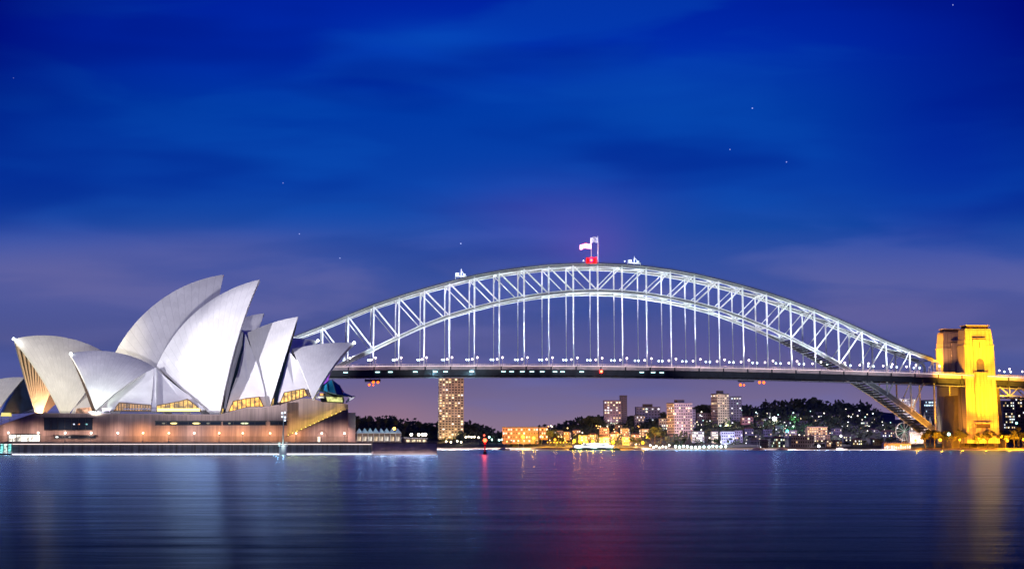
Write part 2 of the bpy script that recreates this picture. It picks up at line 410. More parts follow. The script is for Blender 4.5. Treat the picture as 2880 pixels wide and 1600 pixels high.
# ------------------------------------------------------------------ quay
QD = V((math.cos(R_(15)), math.sin(R_(15)), 0)); QN = V((math.sin(R_(15)), -math.cos(R_(15)), 0)); Q0 = V((-101, 640, 0))
def qp(px, py, back=0.0): return hit(px, py, Q0-QN*back, QN)
def qx(px, back, z):
    p = qp(px, 1200, back); return V((p.x, p.y, z))
QZ = 4.3
quay = thing('promenade_quay', 'long dark concrete harbour quay carrying the promenade below the white shelled hall', 'quay', qx(600, 0, 0))
mb = MB()
a, b = qx(-420, 0, 0), qx(1049, 0, 0)
mb.prism([a+V((0, 0, -3)), b+V((0, 0, -3)), b+V((0, 0, QZ-0.5)), a+V((0, 0, QZ-0.5))], -QN*75)
mb.build('sea_wall', M_QUAY, quay)
mb = MB(); a, b = qx(1049, -2.5, 0), qx(1229, -2.5, 0)
mb.prism([a+V((0, 0, -3)), b+V((0, 0, -3)), b+V((0, 0, QZ-0.35)), a+V((0, 0, QZ-0.35))], -QN*50)
mb.build('sea_wall', pbr('lighter_quay_stone', (0.42, 0.32, 0.29), 0.8, var=0.3, scale=0.2), quay)['label'] = 'lighter brown projecting end of the quay'
mb = MB(); a, b = qx(-420, -0.5, 0), qx(1049, -0.5, 0)
mb.prism([a+V((0, 0, QZ-0.5)), b+V((0, 0, QZ-0.5)), b+V((0, 0, QZ)), a+V((0, 0, QZ))], -QN*76)
a, b = qx(1049.5, -3, 0), qx(1231, -3, 0)
mb.prism([a+V((0, 0, QZ-0.35)), b+V((0, 0, QZ-0.35)), b+V((0, 0, QZ)), a+V((0, 0, QZ))], -QN*50)
mb.build('promenade_paving', M_PAVE, quay)
mb = MB(); a, b = qx(-420, -1.6, 0), qx(1049, -1.6, 0)      # added pale ledge, imitates the bright reflection along the waterline
mb.prism([a+V((0, 0, -1)), b+V((0, 0, -1)), b+V((0, 0, .45)), a+V((0, 0, .45))], -QN*2.0)
a, b = qx(1049, -4.1, 0), qx(1230, -4.1, 0)
mb.prism([a+V((0, 0, -1)), b+V((0, 0, -1)), b+V((0, 0, .45)), a+V((0, 0, .45))], -QN*2.0)
mb.build('added_quay_ledge', pbr('waterline_glow_tint', (.72, .70, .70), .6, var=.1, scale=.2), quay)
a, b = qx(-100, -.8, QZ-.75), qx(1045, -.8, QZ-.75)
mb = MB(); mb.beam(a, b, .25, .2); mb.build('edge_light', emi('edge_strip', (1, .8, .75), 1.6), quay)
d = bpy.data.lights.new('ledge_light', 'AREA'); d.shape = 'RECTANGLE'; d.size = (b-a).length; d.size_y = .3; d.energy = 4800; d.color = (.93, .9, 1)  # unseen strip lamp added to whiten the ledge and waterline
o = bpy.data.objects.new('ledge_light', d); o.location = (a+b)/2+QN*1.6-V((0, 0, 2.3)); o.rotation_euler = (0, 0, R_(15)); col.objects.link(o)
a, b = qx(1052, -3.2, QZ-.75), qx(1228, -3.2, QZ-.75)
d = bpy.data.lights.new('ledge_light', 'AREA'); d.shape = 'RECTANGLE'; d.size = (b-a).length; d.size_y = .3; d.energy = 1100; d.color = (1, .8, .78)  # second unseen strip lamp, added to brighten the quay end
o = bpy.data.objects.new('ledge_light', d); o.location = (a+b)/2+QN*1.4-V((0, 0, 1.2)); o.rotation_euler = (R_(-25), 0, R_(15)); col.objects.link(o)
# landing at the far left with teal lit glass shelter
ls = thing('landing_shelter', 'small glass landing shelter glowing teal white at foot of the quay', 'shelter', qx(18, -1.2, 0))
mb = MB(); a, b = qx(2, -1.6, 0), qx(36, -1.6, 0)
for t in (0, .33, .66, 1.0): mb.box(a.lerp(b, t)+V((0, 0, 2)), (0.25, 0.25, 3.8), R_(15))
mb.beam(a+V((0, 0, 3.9)), b+V((0, 0, 3.9)), 1.6, 0.25); mb.beam(a+V((0, 0, .3)), b+V((0, 0, .3)), 1.8, 0.5)
mb.build('frame', M_POST, ls)
for t0, t1, nm in ((.05, .3, 'teal_glow_a'), (.36, .62, 'teal_glow_b'), (.7, .95, 'teal_glow_a')):
    mb = MB(); p0, p1 = a.lerp(b, t0), a.lerp(b, t1); mb.prism([p0+V((0, 0, .6)), p1+V((0, 0, .6)), p1+V((0, 0, 3.6)), p0+V((0, 0, 3.6))], -QN*0.5)
    mb.build('glass_panel', emi(nm, (0.25, 0.9, 0.85) if nm[-1] == 'a' else (0.8, 1, 0.9), 0.9, 0.9, 1.5), ls)

# ------------------------------------------------------------------ opera house
PB = 9.0                                           # the podium front stands 9 m behind the quay edge
opera = thing('opera_house', 'performing arts hall with white tiled sail shaped shells on a brown granite podium', 'concert hall', qx(500, PB+20, QZ))
halls = {'N': (600, 676, 14.0), 'C': (450, 742, 29.0)}
def hall(h):
    px, Yd, th = halls[h]; th = R_(th)
    return V((X_at(px, Yd), Yd, 0)), V((math.cos(th), math.sin(th), 0)), V((math.sin(th), -math.cos(th), 0))
def slerp(c, a, b, k):
    u, w_ = a-c, b-c; om = u.angle(w_)
    return c+(u*math.sin((1-k)*om)+w_*math.sin(k*om))/math.sin(om)
def shell_pts(h, A, B, P, wd, Rr):
    p0, ax, v = hall(h)
    A3, B3, P3 = hit(A[0], A[1], p0, v), hit(B[0], B[1], p0, v), hit(P[0], P[1], p0+v*wd, v)
    ab, ac = B3-A3, P3-A3; n = ab.cross(ac); n2 = n.dot(n)
    cc = A3+(n.cross(ab)*ac.dot(ac)+ac.cross(n)*ab.dot(ab))/(2*n2)
    r2 = (cc-A3).dot(cc-A3); n = n/math.sqrt(n2)
    c1, c2 = cc+n*math.sqrt(Rr*Rr-r2), cc-n*math.sqrt(Rr*Rr-r2)
    return p0, ax, v, A3, B3, P3, (c1 if c1.dot(v) < c2.dot(v) else c2)
def mirror(p, p0, v): return p-v*(2*(p-p0).dot(v))
SH = {}
def shell(key, h, A, B, P, wd, Rr, label, nt=34, nu=30, th=1.3):
    p0, ax, v, A3, B3, P3, c = shell_pts(h, A, B, P, wd, Rr)
    cp = c-v*(c-p0).dot(v)
    mb = MB()
    for side in (0, 1):
        rows = []; inner = []
        for i in range(nt+1):
            rp = slerp(cp, B3, A3, i/nt); row = []; ri = []
            for j in range(nu+1):
                q = slerp(c, P3, rp, 0.02+0.98*j/nu); qi = q+(c-q).normalized()*th
                if (qi-p0).dot(v) < 0.02: qi = qi-v*((qi-p0).dot(v)-0.02)
                row.append(q); ri.append(qi)
            rows.append(row); inner.append(ri)
        if side:
            rows = [[mirror(q, p0, v) for q in r] for r in rows]; inner = [[mirror(q, p0, v) for q in r] for r in inner]
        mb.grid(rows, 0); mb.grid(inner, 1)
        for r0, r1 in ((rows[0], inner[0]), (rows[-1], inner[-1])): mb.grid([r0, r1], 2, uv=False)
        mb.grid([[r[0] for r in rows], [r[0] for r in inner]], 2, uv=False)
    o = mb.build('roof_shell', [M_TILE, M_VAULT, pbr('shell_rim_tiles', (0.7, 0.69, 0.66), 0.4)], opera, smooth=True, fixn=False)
    o['label'] = label
    SH[key] = (p0, ax, v, A3, B3, P3, c, cp)
    return o
def ribs(key, label, n=11, side=1, depth=1.5, wd=0.9):
    """concrete ribs that fan up the inside of a shell half from the pedestal"""
    p0, ax, v, A3, B3, P3, c, cp = SH[key]; mb = MB()
    for i in range(n):
        t = 0.985-0.62*i/n
        rp = slerp(cp, B3, A3, t); pts = []
        for j in range(15):
            q = slerp(c, P3, rp, 0.03+0.94*j/14); nrm = (c-q).normalized()
            q = q+nrm*1.4; pts.append((q, nrm, j/14))
        for (q0, n0, k0), (q1, n1, k1) in zip(pts, pts[1:]):
            w0 = wd*(0.25+0.75*k0)
            a_, b_ = q0+n0*depth*(.4+.6*k0)*.5, q1+n1*depth*(.4+.6*k1)*.5
            if side: a_, b_ = mirror(a_, p0, v), mirror(b_, p0, v)
            mb.beam(a_, b_, w0, depth*(.4+.6*k0), side=(b_-a_).cross(mirror(c, p0, v)-a_ if side else c-a_))
    o = mb.build('rib', M_CONC, opera); o['label'] = label; return o
shell('C1', 'C', (38, 953), (313.6, 1003.2), (181.5, 1179.2), 19.2, 65.1, 'leftmost sail of the far hall, opening south over ribbed concrete')
shell('C2', 'C', (629, 772.5), (312.9, 1013.5), (533.8, 1173.4), 12.6, 124.5, 'tallest sail of the far hall, bluish grey tiles')
shell('C3', 'C', (742, 881), (560, 965), (655, 1172), 16, 70, 'third sail of the far hall peeping over the near one')
shell('C4', 'C', (894, 959), (739.6, 963.8), (800, 1130), 18, 68, 'unlit northern sail of the far hall')
shell('N0', 'N', (196, 994), (439.8, 1035.0), (269.5, 1152.1), 20.3, 44.8, 'south facing sail of the near hall, brightest at its foot')
shell('N1', 'N', (730, 786), (440.6, 1028.5), (614.9, 1183.4), 16.4, 74.1, 'largest and brightest sail of the near hall')
shell('N2', 'N', (838, 891), (695.8, 935.8), (753.4, 1164.6), 11.5, 120.0, 'second sail of the near hall, partly in shadow')
shell('N3', 'N', (995, 964), (821.3, 980.9), (880.3, 1122.0), 28.6, 90.0, 'northernmost sail of the near hall tilting out to the right')
ribs('C1', 'pale ribs fanning inside the leftmost sail', 13)
# restaurant sail, cut by the left picture edge
halls['R'] = (0, 752, 24.0)
shell('R1', 'R', (69, 1061), (-95, 1100), (-25, 1180), 9, 60, 'small restaurant sail in front of the forecourt')

P0N, AXN, VN = hall('N')
def np_(px, py, wd): return hit(px, py, P0N+VN*wd, VN)
def slab(pts, thick, name, mats, label=None, nrm=None):
    """closed slab through 3D outline points, extruded away from the camera"""
    mb = MB(); c = sum((V(p) for p in pts), V((0, 0, 0)))/len(pts)
    nn = V((0, 0, 0))
    for i in range(len(pts)):
        nn += (V(pts[i])-c).cross(V(pts[(i+1) % len(pts)])-c)
    nn.normalize()
    if nn.dot(c-CO) < 0: nn = -nn
    k = len(mb.v); n = len(pts)
    mb.v += [V(p) for p in pts]+[c]+[V(p)+nn*thick for p in pts]+[c+nn*thick]
    for i in range(n):
        j = (i+1) % n
        mb.f += [(i, j, n), (n+1+j, n+1+i, 2*n+1), (j, i, n+1+i, n+1+j)]; mb.m += [0, 0, 0]
    o = mb.build(name, mats, opera)
    if label: o['label'] = label
    return o
M_SIDE = pbr('side_shell_tiles', (0.74, 0.72, 0.71), 0.45, var=0.08, scale=0.25)
def side_shell(top, outline, label, wt=3.0, wf=17.0, ytop=None, yfoot=1160.0):
    """side shell: leans from the hall axis (top) out to its feet; a real sloping sheet"""
    pts = []
    for x, y in outline:
        k = max(0.0, min(1.0, (y-top)/(yfoot-top)))
        pts.append(np_(x, y, wt+(wf-wt)*k**0.8))
    return slab(pts, 0.8, 'side_shell', M_SIDE, label)
side_shell(1030, [(436, 1034), (395, 1055), (345, 1083), (318, 1104), (303, 1130), (300, 1152), (318, 1154), (335, 1131), (380, 1135.5), (425, 1139), (428, 1100), (431, 1060)], 'left half of the folded side shell')
side_shell(1030, [(436, 1034), (470, 1064), (505, 1092), (540, 1118), (577, 1150), (568, 1152), (545, 1133), (528, 1121), (505, 1127), (470, 1134), (440, 1139), (438, 1090)], 'right half of the folded side shell')
side_shell(1030, [(433, 1034), (440, 1034), (439, 1100), (440, 1156), (426, 1156), (429, 1100)], 'white spine between the two folds', 5, 19.5)
side_shell(936, [(690, 938), (684, 1010), (672, 1062), (652, 1100), (634, 1157), (640, 1158), (656, 1128), (692, 1120), (728, 1115), (736, 1126), (742, 1141), (750, 1143), (742, 1090), (726, 1030), (705, 975)], 'side shell leaning between first and second sail', 2, 12, yfoot=1150)
side_shell(985, [(815, 989), (808, 1030), (796, 1075), (784, 1120), (783, 1131), (790, 1126), (798, 1103), (828, 1097), (855, 1092), (862, 1100), (868, 1111), (874, 1112), (862, 1062), (841, 1022)], 'side shell leaning between second and third sail', 3, 20, yfoot=1130)
# glass and shaded inner edge behind the first, second and third opening
def poly(pts, wd, name, mat, th=0.5, label=None):
    return slab([np_(x, y, wd[i] if isinstance(wd, (list, tuple)) else wd) for i, (x, y) in enumerate(pts)], th, name, mat, label)
poly([(674, 925), (686, 937), (684, 985), (668, 1050), (650, 1100), (634, 1157), (620, 1166), (624, 1130), (634, 1084), (656, 994)], [0, 0, 1, 5, 9, 12, 13, 12, 9, 3], 'glass_wall', M_GLASSDK, 0.4, 'dark glass wall under the first sail')
poly([(674, 925), (684, 936), (681, 970), (664, 1030), (648, 1090), (634, 1150), (630, 1150), (638, 1084), (655, 1010), (668, 955)], [2, 2, 3, 6, 10, 13.5, 13.5, 11, 6, 3], 'rib', pbr('grey_rib', (0.4, 0.4, 0.42), 0.6), 0.3, 'grey edge rib under the first sail')
poly([(838, 893), (832, 925), (815, 985), (800, 1040), (786, 1100), (778, 1139), (762, 1141), (781, 1077), (797, 1022), (820, 943)], [-1, -1, 2, 6, 9, 11, 12, 9, 5, 0], 'glass_wall', M_GLASSDK, 0.4, 'dark glass wall under the second sail')

PC0, AXC, VC = hall('C')
slab([hit(x, y, PC0+VC*wq, VC) for x, y, wq in ((318, 1008, 0), (262, 1070, 8), (225, 1118, 14), (200, 1162, 19), (330, 1168, 19), (420, 1060, 4))], .8, 'side_shell', M_SIDE, 'shaded side shell of the far hall behind the near sails')
mb = MB(); mb.prism([hit(x, y, PC0+VC*20, VC) for x, y in ((212, 1163), (216, 1148), (262, 1144), (266, 1163))], -VC*.4); mb.build('window', emi('far_foyer', (1, .5, .3), .8, .8, .7), opera)['label'] = 'rosy lit foyer behind the two sail feet'
# warm lit foyer windows under the side shells
def win_mat(name, c, s): return emi(name, c, s, 0.75, 0.6)
def foyer(pts, wd, mat, label, nm=9):
    base = [np_(x, y, wd) for x, y in pts]; mb = MB()
    mb.prism(base, -VN*0.3); o = mb.build('window', mat, opera); o['label'] = label
    fr = MB(); xs = [p[0] for p in pts]; x0, x1 = min(xs), max(xs)
    def span(x):
        ys = []
        for i in range(len(pts)):
            (xa, ya), (xb, yb) = pts[i], pts[(i+1) % len(pts)]
            if (xa-x)*(xb-x) <= 0 and xa != xb: ys.append(ya+(yb-ya)*(x-xa)/(xb-xa))
        return (min(ys), max(ys)) if len(ys) > 1 else None
    for i in range(1, nm):
        x = x0+(x1-x0)*i/nm; s = span(x)
        if s and s[1]-s[0] > 2: fr.beam(np_(x, s[0], wd+.15), np_(x, s[1], wd+.15), 0.22, 0.3)
    for i in range(len(base)):
        fr.beam(base[i]+VN*.15, base[(i+1) % len(base)]+VN*.15, 0.3, 0.3)
    f = fr.build('frame', M_BRONZE, o); return o
foyer([(318, 1155), (335, 1132), (380, 1136), (425, 1139), (425, 1156)], 15.5, win_mat('foyer_brown', (0.85, 0.42, 0.12), 0.5), 'brown lit foyer window below the left fold', 14)
foyer([(440, 1140), (470, 1135), (505, 1128), (527, 1122), (552, 1140), (566, 1156), (440, 1158)], 15.5, win_mat('foyer_gold', (1.0, 0.55, 0.06), 0.8), 'golden lit foyer window below the right fold', 10)
mb = MB(); mb.beam(np_(443, 1152, 16), np_(562, 1152, 16), 0.3, 0.9); mb.build('ceiling_light', emi('foyer_strip', (1, 0.72, 0.2), 3.0), opera)
foyer([(643, 1157), (656, 1128), (692, 1120), (729, 1116), (741, 1143), (694, 1145), (660, 1154)], 13, win_mat('foyer_amber', (1.0, 0.48, 0.05), 1.3), 'bright amber window between first and second sail', 8)
foyer([(788, 1133), (799, 1104), (828, 1098), (856, 1093), (864, 1112), (844, 1119), (815, 1128)], 20, win_mat('foyer_amber2', (1.0, 0.55, 0.1), 1.4), 'bright amber window between second and third sail', 7)
foyer([(624, 1148), (629, 1148), (627, 1166), (621, 1166)], 19.5, win_mat('door_gold', (1.0, 0.65, 0.02), 1.6), 'narrow golden door at the foot of the largest sail', 2)
foyer([(766, 1122), (771, 1118), (768, 1142), (761, 1142)], 14.5, win_mat('door_gold2', (1.0, 0.6, 0.1), 1.2), 'narrow golden door at the foot of the second sail', 2)

# podium: rear mass, then the front wall with its raking stair parapet
M_PODTOP = [M_POD, M_PAVE]
def ppt(px, py, back=PB): return qp(px, py, back)
rear = [(98, 1163), (618, 1167), (645, 1160), (694, 1147), (739, 1146), (785, 1139.5), (847, 1120), (882, 1120), (907, 1130), (967, 1134), (979, 1137), (981, 1243.3), (98, 1243.3)]
mb = MB(); mb.prism([ppt(x, y, PB+3.2) for x, y in rear], -QN*95); mb.build('podium', M_POD, opera)['label'] = 'brown granite podium'
front = [(-150, 1215), (0, 1197), (98, 1163), (618, 1167.3), (645, 1160.3), (694, 1147.3), (739, 1146.3), (785, 1139.8), (808, 1132), (808, 1226), (969, 1154), (979, 1152), (979, 1243.3), (-150, 1243.3)]
mb = MB(); mb.prism([ppt(x, y) for x, y in front], -QN*3.2); mb.build('podium_wall', M_POD, opera)['label'] = 'front wall with raking stair parapet'
mb = MB(); mb.prism([ppt(x, y, PB-1.2) for x, y in [(980, 1160), (1000, 1160), (1000, 1243.3), (980, 1243.3)]], -QN*14); mb.build('end_tower', pbr('pale_pink_stone', (0.45, 0.30, 0.26), 0.7, var=0.12), opera)
mb = MB()
for i in range(len(front)-1):
    if front[i][0] >= 785 or front[i+1][0] > 808.5: continue
    mb.beam(ppt(*front[i])+QN*.1+V((0, 0, .1)), ppt(*front[i+1])+QN*.1+V((0, 0, .1)), 0.6, 0.35)
mb.build('coping', pbr('coping_stone', (0.30, 0.22, 0.2), 0.7), opera)
mb = MB()         # parapet rail posts on the terrace
for i in range(150):
    x = 100+i*3.45; p = ppt(x, 1165, PB+.4); p.z += 0.5; mb.box(p, (.12, .12, 1.0), R_(15))
mb.beam(ppt(100, 1164, PB+.4)+V((0, 0, .9)), ppt(617, 1167.5, PB+.4)+V((0, 0, .9)), .1, .1)
mb.build('railing', M_POST, opera)
def slot(x0, y0, x1, y1, label, lights=(), mat=M_GLASSDK, hood=True, nm=0):
    mb = MB(); mb.prism([ppt(x, y)+QN*.06 for x, y in ((x0, y0), (x1, y0), (x1, y1), (x0, y1))], -QN*.5)
    o = mb.build('window', mat, opera); o['label'] = label
    f = MB()
    if hood: f.beam(ppt(x0-2, y0-1)+QN*.5, ppt(x1+2, y0-1)+QN*.5, 1.1, .35)
    f.beam(ppt(x0-1, y1+.8)+QN*.15, ppt(x1+1, y1+.8)+QN*.15, .35, .25)
    for i in range(nm+1):
        x = x0+(x1-x0)*i/max(1, nm); f.beam(ppt(x, y0)+QN*.12, ppt(x, y1)+QN*.12, .16, .16)
    f.build('frame', M_BLACK, o)
    for lx, lw, c, s in lights:
        g = MB(); g.prism([ppt(x, y)+QN*.1 for x, y in ((lx-lw, (y0+y1)/2+.5), (lx-lw*.5, (y0+y1)/2-1.6), (lx+lw*.5, (y0+y1)/2-1.6), (lx+lw, (y0+y1)/2+.5), (lx+lw*.5, (y0+y1)/2+2.6), (lx-lw*.5, (y0+y1)/2+2.6))], -QN*.12)
        g.build('lamp', emi('slot_%s' % s, c, s), o)
yl = (1.0, 0.8, 0.25)
slot(124, 1176, 260, 1208, 'wide dark restaurant window low in the podium', [(222, 3, (1, .4, .2), 1.1), (208, 3, (.7, .8, 1), 1.2), (243, 4, (.3, .8, .9), .8)], nm=7)
slot(437, 1185, 622, 1194, 'long dark slot window with yellow lamps, left part', [(489, 11, yl, 2.2), (552, 12, yl, 2.2), (460, 5, (.5, .5, .3), .25), (585, 5, (.6, .5, .3), .25)], nm=6)
slot(627, 1185, 747, 1194, 'long dark slot window, middle part', [(688, 12, (.8, .9, .5), 1.4), (645, 4, (.8, .8, .5), .3)], nm=4)
slot(760, 1185, 806, 1194, 'long dark slot window, right part', nm=2)
slot(153, 1225, 268, 1231, 'thin slot window above the promenade', [(160, 5, (.9, 1, 1), 1.6), (196, 4, (.6, .6, .6), .4)], nm=5)
slot(24, 1222, 112, 1241, 'wide white lit opening on to the promenade', mat=emi('foyer_white', (1, .93, .82), 1.6, .8, .5), nm=8)
slot(893, 1228, 900, 1242, 'tall white lit doorway in the arched niche', mat=emi('door_white', (1, .9, .7), 2.2), hood=False)
mb = MB(); arc = [ppt(905+15*math.cos(t), 1229-19*math.sin(t))+QN*.1 for t in [math.pi*i/10 for i in range(11)]]
for a, b in zip(arc, arc[1:]): mb.beam(a, b, .3, .4)
mb.build('arch_trim', pbr('arch_stone', (0.2, .13, .11), .8), opera)
# raking stair: coping and its yellow strip lights that wash the wall behind
mb = MB(); mb.beam(ppt(806, 1227, PB-.15), ppt(970, 1153.5, PB-.15), .4, .35); mb.build('stair_parapet', pbr('parapet_dark', (.12, .09, .06), .7), opera)
for i in range(13):
    x = 814+i*12.2; y = 1224-(x-808)*(72/161); p = ppt(x, y, PB+1.2)-V((0, 0, .2))
    mb = MB(); mb.box(p, (.9, .25, .18), R_(15)); mb.build('stair_lamp', emi('stair_yellow', (1, .82, .18), 6), opera)
    point('stair_light', p+V((0, 0, .45)), (1, .78, .16), 130, .2)
# steps and lit balustrade to the left forecourt
mb = MB()
for i in range(34):
    x = -20+i*3.5; y = 1197-(x)*(34/98.); p = ppt(x, y, PB+.3); mb.box(p+V((0, 0, .7)), (.14, .14, 1.4), R_(15))
mb.beam(ppt(-40, 1210, PB+.3)+V((0, 0, 1.5)), ppt(97, 1162, PB+.3)+V((0, 0, 1.5)), .16, .16)
mb.build('balustrade', M_WHITE, opera)['label'] = 'pale balustrade climbing the forecourt steps'
mb = MB(); mb.beam(ppt(-40, 1211, PB+.6), ppt(97, 1164, PB+.6), .2, .35); mb.build('step_light', emi('teal_strip', (.45, .9, .85), .7, .6, .6), opera)
# north foyer: faceted teal glass canopy over lit glazing
M_TEAL = pbr('teal_glass', (0.01, 0.12, 0.20), 0.18, var=.5, scale=.35)
def nf(pts, w0, ext, mat, name, label=None):
    mb = MB(); mb.prism([np_(x, y, w0) for x, y in pts], -VN*ext); o = mb.build(name, mat, opera)
    if label: o['label'] = label
    return o
facets = [[(903, 1090), (920, 1078), (923, 1102), (905, 1097)], [(920, 1078), (934, 1067), (946, 1108), (923, 1102)], [(934, 1067), (955, 1083), (966, 1112), (946, 1108)], [(955, 1083), (969, 1104), (997, 1116), (966, 1112)]]
mb = MB(); ws = [24, 26, 27, 25]
for i, f in enumerate(facets):
    k = [(22, 24, 27, 23), (24, 23, 28, 27), (23, 22, 26, 28), (22, 21, 18, 26)][i]
    mb.prism([np_(x, y, k[j]) for j, (x, y) in enumerate(f)], -VN*(9-i))
mb.build('glass_canopy', M_TEAL, opera)['label'] = 'faceted teal glass canopy over the north foyer'
for a, b, wa, wb in (((903, 1090), (905, 1097), 22.2, 23.2), ((920, 1078), (923, 1102), 24.2, 27.2), ((934, 1067), (946, 1108), 23.2, 28.2), ((955, 1083), (966, 1112), 22.2, 26.2), ((923, 1102), (946, 1108), 27.2, 28.2), ((946, 1108), (966, 1112), 28.2, 26.2), ((966, 1112), (997, 1116), 26.2, 18.2)):
    MB().beam(np_(*a, wa), np_(*b, wb), .25, .25).build('mullion', pbr('teal_frame', (.02, .05, .07), .5), opera)
nf([(900, 1106), (925, 1104), (966, 1114), (969, 1126), (966, 1134), (907, 1130)], 20, 3, pbr('foyer_dark', (.05, .05, .04), .4), 'window', 'dark foyer glazing')
nf([(917, 1115), (962, 1117), (964, 1130), (921, 1129)], 20.3, .2, emi('foyer_green', (.75, .75, .25), .75, .7, .7), 'window', 'green yellow lit foyer glazing')
nf([(900, 1106), (909, 1106), (909, 1112), (901, 1112)], 20.6, .2, emi('foyer_orange', (1, .4, .08), 1.5), 'window', 'small orange lit pane')
nf([(890, 1115), (912, 1114), (912, 1119), (890, 1120)], 20.4, .2, emi('foyer_pale', (.9, .9, .8), .8, .8, 2), 'window', 'pale lit pane at the canopy foot')
mb = MB(); mb.beam(np_(998, 1115, 18.4), np_(975, 1130, 18.4), .3, .5); mb.beam(np_(998, 1115, 18.4), np_(968, 1113, 18.4), .3, .4); mb.beam(np_(985, 1117, 18.4), np_(972, 1132, 18.4), .3, .4)
mb.build('canopy_strut', M_WHITE, opera)
nf([(913, 1071), (924, 1050), (930, 1046), (921, 1075), (907, 1089)], 4, .3, emi('purple_glass', (.45, .12, .9), .55, .9, .5), 'window', 'violet lit glass under the northern sail')
# aviation style white lamps on the tips of the sails
for x, y, wq in ((38, 953, 0), (199, 995, 0), (894, 958, 0), (996, 964, 0)):
    h = 'C' if x in (38, 894) else 'N'; p0, ax, v = hall(h); q = hit(x, y, p0+v*1.5, v)
    mb = MB(); mb.ball(q, .55, 8, 5); mb.build('tip_lamp', emi('tip_white', (.9, 1, 1), 8), opera)
point('tip_glow', hit(42, 957, hall('C')[0]+hall('C')[2]*3.5, hall('C')[2]), (1, 1, 1), 700, .5)

# terrace life: kiosk and umbrellas
kk = thing('terrace_kiosk', 'small mauve kiosk on the podium terrace beside the bright shell foot', 'kiosk', ppt(300, 1163, PB+3))
mb = MB(); p = ppt(299, 1158, PB+3); mb.box(p, (2.6, 2, 1.9), R_(15)); mb.build('wall', pbr('mauve_paint', (.4, .3, .42), .6), kk)
mb = MB(); mb.box(p+V((0, 0, 1.05)), (3, 2.4, .25), R_(15)); mb.build('roof', M_WHITE, kk)
mb = MB(); mb.box(p+QN*1.05, (1.8, .1, .7), R_(15)); mb.build('window', M_GLASSDK, kk)
um = None
ORD = ['first', 'second', 'third', 'fourth', 'fifth', 'sixth', 'seventh', 'eighth', 'ninth', 'tenth', 'eleventh', 'twelfth', 'thirteenth', 'fourteenth', 'fifteenth', 'sixteenth', 'seventeenth', 'eighteenth', 'nineteenth', 'twentieth']
O9 = ORD[:9]
ORD += ['twenty-'+x for x in O9]+['thirtieth']+['thirty-'+x for x in O9]+['fortieth']+['forty-'+x for x in O9]+['fiftieth']+['fifty-'+x for x in O9]+['sixtieth']+['sixty-'+x for x in O9]+['seventieth']+['seventy-'+x for x in O9]+['eightieth']+['eighty-'+x for x in O9]+['ninetieth']+['ninety-'+x for x in O9]
for i in range(9):
    loc = ppt(352+i*8.3, 1164.5, PB+2)
    lab = 'white terrace umbrella outside the brown foyer window, %s from its left end' % ORD[i]
    if um is None:
        um = thing('terrace_umbrella', lab, 'umbrella', loc, 'umbrellas on the podium terrace')
        MB().cyl(loc, loc+V((0, 0, 2.0)), .05).build('pole', M_POST, um); mb = MB(); mb.cyl(loc+V((0, 0, 1.55)), loc+V((0, 0, 2.1)), .8, .08, 8); mb.build('canopy', M_WHITE, um)
    else: dup(um, loc, label=lab)
ya = thing('yellow_awning', 'bright yellow lit awning beside the restaurant sail', 'awning', atY(15, 1172, 650))
mb = MB(); mb.prism([atY(2, 1170, 650), atY(29, 1170, 650), atY(27, 1160, 650), atY(4, 1160, 650)], (0, 2, 0)); mb.build('canopy', emi('awning_yellow', (.9, .75, .02), .8), ya)
mb = MB()
for x in (4, 27): MB().cyl(atY(x, 1170, 650.5), atY(x, 1190, 650.5), .08).build('pole', M_POST, ya)
# dark restaurant glass between the small sail and the leftmost big one
P0R, AXR, VR = hall('R')
mb = MB(); mb.prism([hit(x, y, P0R+VR*2, VR) for x, y in ((68, 1066), (78, 1100), (97, 1160), (5, 1166), (22, 1130), (45, 1095))], -VR*6); mb.build('glass_wall', pbr('navy_glass', (.005, .015, .05), .2, var=.6, scale=.3), opera)['label'] = 'navy glass wall of the restaurant sail'

# flood fittings near the shell feet (white green at the near hall, warm at the far hall)
#@LOCAL
def fq(px, py, back=PB): return ppt(px, py, back)
spot('shell_foot_floodlight', fq(262, 1160, PB-4), fq(285, 1100, PB+6), (.9, 1, .92), 24000, 100, .8, .6)
spot('shell_foot_floodlight', fq(120, 1158, PB+2), fq(150, 1060, PB+50), (1, .93, .68), 1.1e5, 95, .8, .6)
pc = mirror(SH['C1'][5], SH['C1'][0], SH['C1'][2])
point('rib_floodlight', (pc.x+5.5, pc.y-8, 16.2), (1, .60, .30), 9000, .5)
point('rib_floodlight', (pc.x+2.0, pc.y-3, 15.6), (1, .62, .3), 2500, .3)
point('rib_floodlight', (SH['C1'][5].x-5, SH['C1'][5].y+6, 15.8), (1, .5, .25), 1800, .3)
#@END

